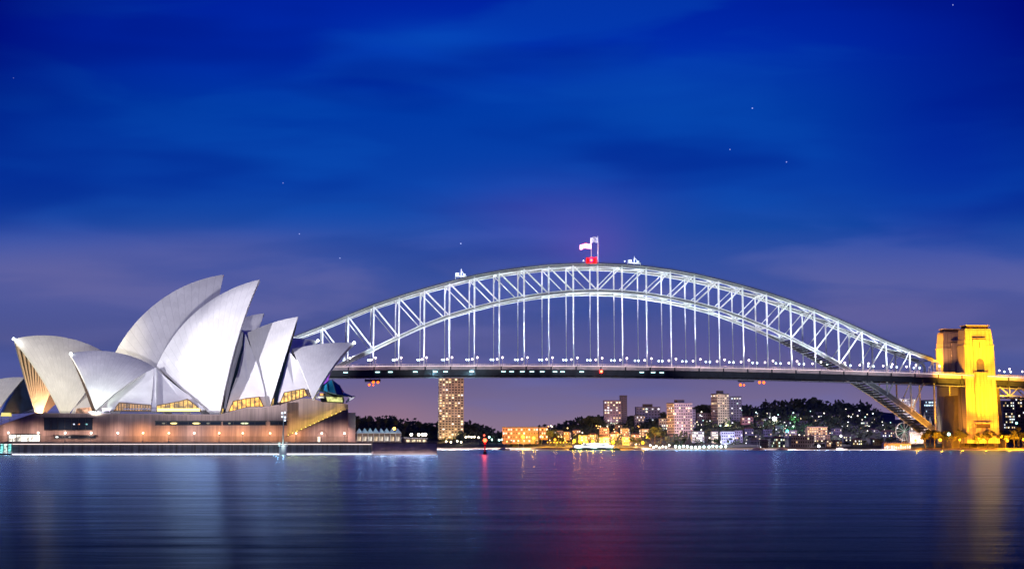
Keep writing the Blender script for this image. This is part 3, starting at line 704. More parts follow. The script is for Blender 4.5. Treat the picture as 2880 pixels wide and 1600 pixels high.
# ------------------------------------------------------------------ promenade lamps
def lamp_emis(c, s, nm): return emi(nm, c, s)
lamp_px = [(24, 'w'), (108, 'w'), (184, 'w'), (257, 'w'), (332, 'w'), (403, 'o'), (475.5, 'o'), (547, 'w'), (617, 'o'), (683, 'o'), (760, 'o'), (833, 'o'), (905, 'w'), (969, 'w')]
proto = {}
for i, (x, k) in enumerate(lamp_px):
    loc = qx(x, 5.0, QZ)
    c = (1, .72, .42) if k == 'o' else (1, .9, .8)
    lab = 'promenade lamp before the podium, %s from the left, %s' % (ORD[i], 'washing the wall orange' if k == 'o' else 'with a white globe')
    if k not in proto:
        t = thing('promenade_lamp', lab, 'lamp', loc, 'lamps along the promenade'); proto[k] = t
        mb = MB(); mb.cyl(loc, loc+V((0, 0, 2.7)), .09, .07, 8); mb.cyl(loc, loc+V((0, 0, .3)), .2, .16, 8); mb.build('post', M_POST, t)
        mb = MB(); mb.ball(loc+V((0, 0, 3.0)), .36, 10, 6); mb.build('globe', emi('globe_'+k, c, 4), t)
    else: dup(proto[k], loc, label=lab)
    wash('promenade_light', loc+V((0, 0, 2.6))-QN*0.5, (1, .52, .26) if k == 'o' else (1, .68, .56), 1900 if k == 'o' else 1300, .3, -QN-V((0, 0, .25)))
# the tall mast on its lit pile, standing off the quay
pm = qx(797, -4.5, 0)
mast = thing('light_mast', 'tall grey light mast on a white lit pile in the water before the quay', 'light mast', pm)
mb = MB(); mb.cyl(pm, pm+V((0, 0, 14.2)), .22, .13, 8); mb.build('post', pbr('mast_teal', (.3, .4, .42), .5), mast)
mb = MB()
for dx, dz in ((-.5, 14), (.45, 14.2), (-.45, 12.8), (.55, 12.6), (.5, 11.6)): mb.box(pm+V((dx, -.3, dz)), (.55, .5, .6))
mb.build('lamp', emi('mast_lamp', (.8, .85, 1), 1.8), mast)
mb = MB(); mb.cyl(pm+V((0, 0, -2)), pm+V((0, 0, 2.9)), 1.3, 1.3, 10); mb.cyl(pm+V((0, 0, 2.9)), pm+V((0, 0, 3.2)), 1.7, 1.7, 10); mb.build('pile', M_WHITE, mast)
mb = MB()
for a in range(8):
    t = a*math.pi/4; mb.cyl(pm+V((1.5*math.cos(t), 1.5*math.sin(t), 3.2)), pm+V((1.5*math.cos(t), 1.5*math.sin(t), 4.2)), .05, n=4)
mb.build('guard_rail', M_WHITE, mast)
point('pile_light', pm+V((-1.6, -1.6, 4.2)), (.6, 1, 1), 240, .2)
point('pile_light', pm+V((.6, -2.6, 3.6)), (.8, 1, 1), 260, .2)

# pavilion tents and lamps on the quay end
def tent(x, i, lab):
    p = qx(x, 9, QZ)
    t = thing('marquee_tent', lab, 'tent', p, 'peaked marquee tents on the quay end')
    mb = MB(); mb.box(p+V((0, .6, 1.5)), (2.0, 1.6, 3.0), R_(15)); mb.build('wall', pbr('tent_wall', (.34, .27, .23), .6, var=.2, scale=.6), t)
    for k in (-.95, .95): MB().cyl(p+QD*k+QN*1.5, p+QD*k+QN*1.5+V((0, 0, 3)), .07, n=5).build('pole', M_WHITE, t)
    MB().box(p+QN*.35+V((0, 0, 1.2)), (1.2, .1, 1.5), R_(15)).build('window', emi('tent_glow_%d' % (i % 3), (1, .75+.08*(i % 3), .5+.15*(i % 3)), .9, .6, .8), t)
    mb = MB(); mb.box(p+V((0, 0, 3.15)), (2.1, 3.1, .3), R_(15)); mb.box(p+V((0, 0, 4.05)), (2.0, 3.1, 1.6), R_(15), taper=.05); mb.build('roof', pbr('tent_fabric', (.7, .78, .78), .6), t)
    return t
for i in range(8): tent(1010+i*15.5, i, 'white peaked marquee tent right of the end tower, %s in the row' % ORD[i])
for i, x in enumerate((1015, 1045, 1078, 1108)):
    point('tent_light', qx(x, 4, QZ+1.5), (1, .8, .62), 120, .3); point('tent_top_light', qx(x, 6, QZ+6.5), (.6, 1, 1), 90, .3)
pv = thing('quay_pavilion', 'low white pavilion with glazed front beside the marquee tents', 'pavilion', qx(1180, 10, QZ))
mb = MB(); mb.prism([qp(x, y, 9) for x, y in ((1138, 1243), (1140, 1232), (1200, 1234), (1202, 1243))], -QN*5); mb.build('wall', pbr('tent_wall', (.6, .55, .5)), pv)
mb = MB(); mb.prism([qp(x, y, 8.4) for x, y in ((1136, 1232), (1136, 1229), (1203, 1231.5), (1203, 1234))], -QN*6); mb.build('roof', M_WHITE, pv)
for x in (1143, 1158, 1173, 1188):
    mb = MB(); mb.prism([qp(a, b, 8.9) for a, b in ((x, 1242), (x, 1236), (x+10, 1236), (x+10, 1242))], -QN*.05); mb.build('window', emi('pav_win', (1, .8, .5), 1.1, .5, 1), pv)
tl = None
for i, (x, y) in enumerate(((1157, 1224), (1178, 1225), (1189, 1224.5), (1197, 1223))):
    p = qx(x, 4, QZ); z = qp(x, y, 4).z-QZ; lab = 'white lamp post by the quay pavilion, %s from the left' % ORD[i]
    if tl is None:
        tl = thing('quay_lamp', lab, 'lamp', p, 'lamp posts by the quay pavilion')
        MB().cyl(p, p+V((0, 0, z)), .08).build('post', M_POST, tl); MB().ball(p+V((0, 0, z+.3)), .5).build('globe', emi('quay_globe', (1, .85, .75), 8), tl)
    else: dup(tl, p, label=lab)
    if i % 2 == 0: point('quay_light', p+V((0, -.8, z+.3)), (1, .8, .65), 160, .4)
ol = thing('orange_quay_lamp', 'single orange lamp post behind the marquee tents', 'lamp', qx(1109, 16, QZ))
p = qx(1109, 16, QZ); MB().cyl(p, p+V((0, 0, 4.4)), .08).build('post', M_POST, ol); MB().ball(p+V((0, 0, 4.8)), .55).build('globe', emi('orange_globe', (1, .42, .06), 9), ol)

# ------------------------------------------------------------------ red channel marker
bp_ = V((X_at(1364, 690), 690, 0))
bk = thing('channel_marker', 'slim red channel marker with a glowing red lamp, standing in the open water', 'channel marker', bp_)
mb = MB(); mb.cyl(bp_+V((0, 0, -1)), bp_+V((0, 0, 1.0)), .8, .6, 8); mb.build('base', M_BLACK, bk)
mb = MB(); mb.cyl(bp_+V((0, 0, 1)), bp_+V((0, 0, 5.4)), .3, .2, 8); mb.cyl(bp_+V((0, 0, 3.6)), bp_+V((0, 0, 3.8)), .7, .7, 8); mb.build('post', pbr('red_paint', (.5, .02, .02), .4), bk)
mb = MB(); mb.ball(bp_+V((0, 0, 5.0)), .72, 8, 6); mb.build('lamp', emi('marker_red', (1, .06, .02), 12), bk)
mb = MB(); mb.ball(bp_+V((-.3, 0, 6.8)), .35, 8, 6); mb.build('top_lamp', emi('marker_red2', (1, .1, .05), 4), bk)
point('marker_light', bp_+V((0, -1.6, 5)), (1, .05, .02), 900, .3)

# ------------------------------------------------------------------ bridge
BN = V((math.sin(R_(8.36))*-1, math.cos(R_(8.36)), 0)); BT = V((math.cos(R_(8.36)), math.sin(R_(8.36)), 0)); BF = BN*1320.0
def bp(s, wv, z): p = BF+BT*s-BN*wv; return V((p.x, p.y, z))      # s along the bridge, wv towards the camera
S0 = 256.6; PL = 17.96
def bz(px, py, wv=0.0): return hit(px, py, BF-BN*wv, BN).z
def interp(tb, x):
    if x <= tb[0][0]: return tb[0][1]
    for (a, b), (c, d) in zip(tb, tb[1:]):
        if x <= c: return b+(d-b)*(x-a)/(c-a)
    return tb[-1][1]
TOPP = [(908, 921), (978, 891), (1050, 861.5), (1121.7, 837.5), (1193.4, 816), (1262.5, 797), (1333.6, 779.5), (1403.5, 766.5), (1473, 757), (1543, 750), (1612, 746.5), (1682, 746), (1750, 748.5), (1818, 754), (1886, 763), (1955, 775), (2024, 790.5), (2091.8, 808), (2160, 827), (2227, 850), (2295.8, 875), (2364, 903.5), (2431.5, 934), (2499.6, 966), (2568.8, 993), (2628, 1014)]
BOTP = [(986, 1017), (1050, 981.6), (1121.7, 947), (1193.4, 914), (1264, 887), (1333.6, 866.5), (1403.5, 849.5), (1473, 836), (1543, 826), (1613, 819.5), (1682, 817.5), (1751, 820), (1820, 827), (1887.5, 837.5), (1956, 852), (2027, 870.5), (2093, 894), (2163, 922), (2233, 954), (2300, 989), (2370, 1030), (2452, 1082), (2507.6, 1119), (2577, 1172), (2630, 1216)]
def spx(i):
    p = bp(S0+PL*i, 0, 60); return 1440+FPX*p.x/((p-CO).dot(CD))
ZT, ZB = {}, {}
for i in range(-14, 15):
    x = spx(i)
    if i >= -11: ZT[i] = bz(x, interp(TOPP, x)); ZB[i] = bz(x, interp(BOTP, x))
for i in (-14, -13, -12): ZT[i] = ZT[-i]; ZB[i] = ZB[-i]
for i in (-11, -10): ZB[i] = ZB[-i]
DECKP = [(975, 1036), (1250, 1029.8), (1600, 1026.6), (1683, 1026.6), (1990, 1031), (2260, 1040), (2400, 1045), (2520, 1048), (2640, 1052), (2880, 1060)]
def deckz(s): return 59.2-((s-240)/300.0)**2*5.2 if s > 240 else 59.2-((s-240)/300.0)**2*4.5
bridge = thing('arch_bridge', 'great steel through arch bridge lit white, carrying a lamp lined deck', 'bridge', bp(S0, -15, 0))
FARW = -30.0
def node_(i, k, wv): return bp(S0+PL*i, wv, (ZT if k else ZB)[i])
for wv, who in ((0.0, 'near'), (FARW, 'far')):
    for k, nm, dp in ((1, 'top_chord', 1.9), (0, 'bottom_chord', 2.1)):
        mb = MB()
        for i in range(-14, 14):
            hgt = dp if k else dp+max(0, abs(i+.5)-8)*.55
            A_, B_ = node_(i, k, wv), node_(i+1, k, wv); up = V((0, 0, hgt/2))
            mb.beam(A_, B_, .9, hgt-.5, side=BN, m=2); mb.beam(A_-up, B_-up, 1.5, .42, side=BN); mb.beam(A_+up, B_+up, 1.5, .42, side=BN)
        if k:
            for i in range(-14, 14):    # dark walkway and handrail on the crest
                a, b = node_(i, k, wv)+V((0, 0, 1.5)), node_(i+1, k, wv)+V((0, 0, 1.5)); mb.beam(a-V((0, 0, .15)), b-V((0, 0, .15)), 2.6, .8, m=1, side=BN); mb.beam(a+V((0, 0, 1)), b+V((0, 0, 1)), .15, .15, m=1, side=BN)
        mb.build(nm, [M_STEEL, M_DKSTEEL, pbr('shaded_web_steel', (.16, .17, .19), .6, var=.3, scale=.4)], bridge)['label'] = nm.replace('_', ' ')+' of the %s truss' % who  # flange shade on the web put into a darker copy of the steel
    for i in range(-14, 15):
        dz = deckz(S0+PL*i)
        mb = MB(); mb.beam(node_(i, 0, wv), node_(i, 1, wv), 1.1 if wv == 0 else .8, 1.2, side=BT); mb.build('vertical', M_STEEL, bridge)
        if ZB[i] > dz+3:
            mb = MB(); a, b = bp(S0+PL*i, wv, dz-1), node_(i, 0, wv); m_ = a.lerp(b, .72)
            hw = .72 if wv == 0 else .45; mb.beam(a, m_, hw, .7, side=BT); mb.beam(m_, b, hw*1.3, .8, side=BT); mb.build('hanger', M_STEEL, bridge)
    for i in range(0, 14):
        for sg in (1, -1):
            mb = MB(); mb.beam(node_(sg*i, 0, wv), node_(sg*(i+1), 1, wv), .8, .9 if wv == 0 else .55, side=BN); mb.build('diagonal', M_STEEL, bridge)
for k, nm in ((1, 'top_bracing'), (0, 'bottom_bracing')):
    mb = MB()
    for i in range(-14, 15):
        a, b = node_(i, k, 0), node_(i, k, FARW); mb.beam(a, b, .8, 1.0); 
        if i < 14:
            c, d = node_(i+1, k, 0), node_(i+1, k, FARW); m0, m1 = a.lerp(b, .5), c.lerp(d, .5)
            mb.beam(a, m1, .45, .45); mb.beam(b, m1, .45, .45)
            if not k and (i >= 8 or i < -8):
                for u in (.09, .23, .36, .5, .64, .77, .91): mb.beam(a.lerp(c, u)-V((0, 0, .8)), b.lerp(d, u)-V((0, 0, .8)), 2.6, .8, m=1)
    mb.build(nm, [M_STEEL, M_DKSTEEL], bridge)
mb = MB()     # sway bracing in the panels
for i in range(-13, 14, 1):
    if abs(i) < 3: continue
    a, b, c, d = node_(i, 1, 0), node_(i, 1, FARW), node_(i, 0, 0), node_(i, 0, FARW)
    if abs(i) > 9: c, d = a.lerp(c, .35), b.lerp(d, .35)
    m0 = a.lerp(b, .5)-V((0, 0, 0)); mb.beam(a.lerp(c, .3), m0, .35, .35); mb.beam(b.lerp(d, .3), m0, .35, .35)
mb.build('sway_bracing', M_STEEL, bridge)
# deck
SA, SB = -130.0, 800.0
ss = [SA+i*(SB-SA)/60 for i in range(61)]
def strip(w0, w1, z0, z1, mat, nm, lab=None, s0=None, s1=None):
    mb = MB(); q = [s for s in ss if (s0 is None or s >= s0) and (s1 is None or s <= s1)]
    for a, b in zip(q, q[1:]):
        za, zb = deckz(a), deckz(b)
        mb.hexa([bp(a, w0, za+z0), bp(b, w0, zb+z0), bp(b, w1, zb+z0), bp(a, w1, za+z0), bp(a, w0, za+z1), bp(b, w0, zb+z1), bp(b, w1, zb+z1), bp(a, w1, za+z1)])
    o = mb.build(nm, mat, bridge)
    if lab: o['label'] = lab
    return o
strip(8.6, -38.6, -1.9, -0.6, M_ASPH, 'deck')
strip(9.5, 8.6, -2.7, -0.3, M_WALK, 'walkway', 'pale near walkway edge')
strip(-38.6, -39.5, -2.7, -0.3, M_WALK, 'walkway', 'far walkway edge')
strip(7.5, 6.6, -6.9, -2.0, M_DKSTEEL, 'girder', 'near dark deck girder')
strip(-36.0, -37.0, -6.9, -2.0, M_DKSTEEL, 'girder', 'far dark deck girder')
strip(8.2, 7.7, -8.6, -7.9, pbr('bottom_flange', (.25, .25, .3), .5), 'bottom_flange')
mb = MB()
for i in range(-21, 31):
    s = S0+PL*i
    if s > SB-5: continue
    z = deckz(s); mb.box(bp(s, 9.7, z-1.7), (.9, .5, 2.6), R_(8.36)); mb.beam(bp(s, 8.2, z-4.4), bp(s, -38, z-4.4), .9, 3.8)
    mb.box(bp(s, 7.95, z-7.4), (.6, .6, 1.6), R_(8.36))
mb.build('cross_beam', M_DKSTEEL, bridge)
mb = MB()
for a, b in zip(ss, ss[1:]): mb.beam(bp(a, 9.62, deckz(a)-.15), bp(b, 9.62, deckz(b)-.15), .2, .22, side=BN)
mb.build('traffic_glow_strip', emi('traffic_glow', (1, .76, .78), 2.0, .4, .05), bridge)  # added glowing strip, no lamp: stands in for trails of passing traffic
mb = MB()        # open fence of the walkway
for a in [SA+j*3.0 for j in range(int((SB-SA)/3))]:
    z = deckz(a); mb.beam(bp(a, 9.4, z-.5), bp(a, 9.4, z+1.2), .16, .16)
for a, b in zip(ss, ss[1:]):
    for dz in (.35, 1.2): mb.beam(bp(a, 9.4, deckz(a)+dz), bp(b, 9.4, deckz(b)+dz), .28, .28, side=BN)
mb.build('railing', pbr('rail_glow_tint', (.62, .52, .52), .5), bridge)  # same pinkish trail glow put into the rail colour
# portal ends of the arch
for sg in (1, -1):
    for wv in (0.0, FARW):
        mb = MB(); a = node_(14*sg, 1, wv); pts = [a, a+BT*(3.2*sg)-V((0, 0, 1.2)), a+BT*(4.6*sg)-V((0, 0, 4)), bp(S0+PL*14*sg+4.4*sg, wv, deckz(S0)+-4)]
        for p, q in zip(pts, pts[1:]): mb.beam(p, q, 1.5, 1.8, side=BN)
        mb.build('end_post', M_STEEL, bridge)
# aircraft beacon, flags, cranes on the crest
crest = ZT[0]
bc = bp(S0-2.2, -12, crest)
be = thing('aircraft_beacon', 'glowing orange red warning beacon on the crown of the arch', 'beacon', bc)
MB().cyl(bc, bc+V((0, 0, 3.6)), .3).build('post', M_POST, be)
mb = MB(); mb.ball(bc+V((0, -1.0, 4.7)), .75, 10, 6); mb.build('core', emi('beacon_core', (1, .35, .01), 3), be)
mb = MB(); mb.ball(bc+V((0, 0, 4.7)), 1.4, 12, 8); mb.build('lamp', emi('beacon_red', (1.0, .00001, .00012), 6500), be)
mb = MB()      # unseen shields added to keep the red beam off the arch steel
HF = V((-bc.x, -bc.y, 0)).normalized(); HS = V((-HF.y, HF.x, 0)); zc = V((0, 0, 4.4))      # HF: out over the harbour
for sd in (-1, 1): mb.beam(bc+HS*(2.6*sd)-HF*2+zc, bc+HS*(3.8*sd)+HF*4.0+zc, .2, 4.6, side=HS)
mb.beam(bc-HS*2.6-HF*2+zc, bc+HS*2.6-HF*2+zc, .2, 4.6, side=HF); mb.beam(bc-HF*2+V((0, 0, 2.2)), bc+HF*3.5+V((0, 0, 2.2)), 5.2, .2, side=HS)
mb.build('added_shield', pbr('matt_black', (.004, .004, .004), .9), be)
def flagpole(pxx, wv, ytop, yb, fl, lab):
    s = S0+(0.4 if pxx > 1670 else -1.5); q = hit(pxx, 742, BF-BN*wv, BN); q.z = crest+1
    zt = hit(pxx, ytop, BF-BN*wv, BN).z; t = thing('flagpole', lab, 'flagpole', q)
    MB().cyl(q, V((q.x, q.y, zt)), .28, .2, 8).build('pole', pbr('flagpole_white', (.8, .75, .8), .4), t)
    fw = fl[0]; fh = fl[1]; rows = []
    for i in range(15):
        u = i/14; row = []
        for j in range(6):
            v = j/5; row.append(V((q.x, q.y, zt-.4-v*fh))-BT*(u*fw)+BN*(math.sin(u*7+v)*.9*u)-V((0, 0, fl[2]*u+.3*math.sin(u*9))))
        rows.append(row)
    mb = MB(); mb.grid(rows); o = mb.build('flag', FLAGM, t, smooth=True, fixn=False)
def flag_mat():
    m = bpy.data.materials.new('glare_flag_cloth'); m.use_nodes = True; t = m.node_tree; b = t.nodes['Principled BSDF']; n = t.nodes.new; l = t.links.new
    uv = n('ShaderNodeUVMap'); uv.uv_map = 'uv'; nz = n('ShaderNodeTexNoise'); nz.inputs['Scale'].default_value = 3.5; l(uv.outputs[0], nz.inputs['Vector'])
    r = n('ShaderNodeValToRGB'); e = r.color_ramp.elements; e[0].position = .38; e[0].color = (.22, .24, .75, 1); e[1].position = .5; e[1].color = (.85, .8, .92, 1)  # overexposed glare on dark blue flags put into the pale lilac colour
    l(nz.outputs[0], r.inputs[0]); l(r.outputs[0], b.inputs['Base Color']); b.inputs['Roughness'].default_value = .7
    return m
FLAGM = flag_mat()
flagpole(1663, -24, 683, 740, (8.3, 3.6, .9), 'white flagpole with glare-paled lilac flag streaming left, the lower of two on the arch')
flagpole(1682, -3, 664, 740, (5.4, 4.2, .6), 'taller white flagpole with glare-paled lilac flag on the arch crown')
spot('flag_floodlight', bp(S0-16, 10, crest+2), bp(S0-3, -12, crest+16), (.95, .85, 1), 3.5e4, 70, .5, .5)
def crest_rig(px, y, lab, big):
    i = (px-1682)/69.0; s = S0+PL*i; k = min(13, max(-13, int(math.floor(i)))); z = ZT[k]+(ZT[k+1]-ZT[k])*(i-k)+1.6
    q = bp(s, -1, z); t = thing('maintenance_crane', lab, 'crane', q)
    mb = MB()
    a, b = q-BT*big*.5, q+BT*big*.5
    mb.beam(a+V((0, 0, 1.6)), b+V((0, 0, 1.3)), 1.6, .7)
    for u in (0, .5, 1): mb.beam(a.lerp(b, u)-V((0, 0, .6)), a.lerp(b, u)+V((0, 0, 1.5)), .4, .4)
    mb.build('frame', M_STEEL, t)
    mb = MB(); mb.box(a.lerp(b, .15)+V((0, 0, 2.8)), (2.4, 2, 2.0), R_(8)); mb.box(a.lerp(b, .8)+V((0, 0, 2.4)), (1.6, 2, 1.6), R_(8)); mb.build('cabin', pbr('crane_grey', (.5, .55, .6), .5), t)
    mb = MB(); mb.beam(a.lerp(b, .5)+V((0, 0, 1.6)), a.lerp(b, .52)+V((0, 0, 6.6)), .3, .3); mb.beam(a.lerp(b, .85)+V((0, 0, 2)), a.lerp(b, .6)+V((0, 0, 5)), .25, .25); mb.build('mast', M_STEEL, t)
    point('crane_light', q+V((0, -3, 4)), (.9, .95, 1), 2500, .3)
crest_rig(1787, 738, 'grey maintenance crane on the crest right of the flags', 9.5)
crest_rig(1300, 772, 'grey maintenance crane riding the left shoulder of the arch', 8)
for x, lab in ((1641, 'tiny white lamp box on the crest left of the flagpoles'), (1757, 'tiny white lamp box on the crest left of the crane')):
    q = hit(x, 738, BF, BN); q.z = crest+1.2; t = thing('crest_lamp', lab, 'lamp', q)
    MB().cyl(q, q+V((0, 0, 1.6)), .15).build('post', M_POST, t); MB().ball(q+V((0, 0, 2)), .4).build('globe', emi('crest_white', (1, .95, 1), 4), t)

# deck lamps: four rows, one post at each panel point
protoD = {}
rows4 = [(10.1, 6.0, 'nearest row', 'pink'), (-4.5, 5.4, 'second row', 'pink'), (-25.5, 6.0, 'third row', 'cold'), (-37.5, 6.6, 'farthest row', 'cold')]
LC = {'pink': (1, .80, .78), 'cold': (.72, .9, 1.0)}
for r, (wv, hh, rn, kc) in enumerate(rows4):
    n = 0
    for i in range(-12, 22):
        s = S0+PL*i+.9*(1 if r == 0 else -1)
        if i > 14 and i < 17: continue
        if s > 640: continue
        x = spx(min(i, 14))
        if r == 0 and i < -11: continue
        z = deckz(s)-.6; loc = bp(s, wv, z); n += 1
        lab = 'white bridge deck lamp in the %s, %s from the opera house end' % (rn, ORD[n-1])
        key = (r,)
        if key not in protoD:
            t = thing('bridge_lamp', lab, 'lamp', loc, 'lamps along the bridge deck'); protoD[key] = t
            mb = MB(); mb.cyl(loc, loc+V((0, 0, hh)), .14, .1, 6); mb.build('post', M_POST, t)
            mb = MB(); mb.ball(loc+V((0, 0, hh+.3)), .68, 8, 6); mb.build('globe', emi('deck_globe_'+kc, LC[kc], 5), t)
        else: dup(protoD[key], loc, label=lab)
        if r == 0: wash('deck_light', bp(s, wv+2.2, z+hh*.8), (1, .70, .68), 1500, .4, BN-V((0, 0, .9)))
# lamps tucked under the near walkway, teal white
tu = None
for i, x in enumerate((972, 1062, 1098, 1168, 1224, 1253, 1327, 1416, 1439, 1469, 1496, 1525, 1561, 1582, 1636, 1805, 1837, 1861)):
    p = hit(x, 1044.5, BF-BN*8.4, BN); p.z = deckz(S0+(x-1682)/69*PL)-4.1; lab = 'teal white lamp under the near walkway, %s from the opera house end' % ORD[i]
    if tu is None:
        tu = thing('underdeck_lamp', lab, 'lamp', p, 'lamps under the near bridge walkway')
        mb = MB(); mb.beam(p-BT*1.5, p+BT*1.5, .5, .7); mb.build('diffuser', emi('under_teal', (.55, .95, 1), 2.6), tu)
        mb = MB(); mb.beam(p-BT*1.7+V((0, 0, .5)), p+BT*1.7+V((0, 0, .5)), .8, .2); mb.build('hood', M_POST, tu)
    else: dup(tu, p, label=lab)
    if i in (4, 6): point('underdeck_light', p+V((0, -1, .1)), (.4, .9, 1), 2500, .3)
p = hit(1690.5, 1044.5, BF-BN*9.6, BN); t = thing('red_navigation_lamp', 'round red navigation lamp at mid span of the deck', 'lamp', p)
MB().ball(p, 1.25, 12, 8).build('lens', emi('nav_red', (1, .02, .02), 6), t); MB().box(p+BN*1.2, (2.4, .6, 2.6), R_(8)).build('bracket', M_BLACK, t)
mb = MB(); mb.ball(p-BN*1.1, .55, 8, 6); mb.build('filament', emi('nav_core', (1, .5, .1), 12), t)
def gantry(pts, gx, lab):
    p = hit(gx, 1068, BF-BN*5, BN); t = thing('inspection_gantry', lab[0], 'gantry', p)
    a, b = hit(gx-22, 1069, BF-BN*5, BN), hit(gx+22, 1069, BF-BN*5, BN)
    mb = MB(); mb.beam(a, b, 3, 1.2); mb.beam(a+V((0, 0, -1)), b+V((0, 0, -1)), 2.0, .4)
    for u in (0.05, .35, .65, .95): mb.beam(a.lerp(b, u)-V((0, 0, 1)), a.lerp(b, u)+V((0, 0, 3)), .4, .4)
    mb.build('frame', M_DKSTEEL, t)
    for i, (x, y, r) in enumerate(pts):
        q = hit(x, y, BF-BN*6, BN); l_ = thing('orange_navigation_lamp', lab[1] % ORD[i], 'lamp', q, 'orange navigation lamps under the deck')
        MB().ball(q, r, 10, 6).build('lens', emi('nav_orange', (1, .085, .004), 6), l_); MB().cyl(q, V((q.x, q.y, a.z-.5)), .12, n=6).build('hanger', M_BLACK, l_)
gantry([(1038.6, 1081.8, .8), (1050, 1074.6, .95), (1063, 1074.6, .85), (1050, 1083, .45)], 1048, ('dark inspection gantry slung under the left part of the deck', 'orange lamp under the deck near the opera house, %s of four'))
gantry([(2082.6, 1081.8, .95), (2092.6, 1082.4, .6)], 2098, ('dark inspection gantry slung under the right part of the deck', 'orange lamp under the deck left of the right gantry, %s of two'))
for i, (x, y) in enumerate(((2136, 1075), (2148, 1075.3))):
    q = hit(x, y, BF-BN*6, BN); l_ = thing('orange_navigation_lamp', 'orange lamp under the deck right of the right gantry, %s of two' % ORD[i], 'lamp', q, 'orange navigation lamps under the deck')
    MB().ball(q, .95, 10, 6).build('lens', emi('nav_orange', (1, .085, .004), 6), l_); MB().cyl(q, q+V((0, 0, 3)), .12, n=6).build('hanger', M_BLACK, l_)

#@BRIDGELIGHT
spot('bridge_fill', (-20, 676, 7), bp(468, 0, 42), (.84, .91, 1), 4.5e6, 4.6, .7, 1.0)  # unseen fill spot added for the lower right of the arch
for s in (30, 150, 256, 362, 470):      # unseen front fill added beyond the hall to brighten the hangers
    spot('bridge_fill', (-20, 676, 7), bp(min(s, 440), 0, 98+(6 if 100 < s < 420 else -12)), (.84, .91, 1), 7.0e6, 11.5 if s < 400 else 8.5, .6, 1.0)
for i in range(-14, 15):
    s = S0+PL*i; dz = deckz(s)
    if i > 13: continue
    spot('arch_floodlight', bp(s, 9.2, dz+1.5), bp(s, -6, (ZT[i]+dz)/2+25), (.92, .96, 1), 1.0, 90, .5, .4, fall=2700.0)
    if i % 2 == 0: spot('arch_floodlight', bp(s, -38.5, dz+1.5), bp(s, -22, (ZT[i]+dz)/2+25), (.85, .9, 1), 1.0, 80, .5, .4, fall=150.0)
#@END

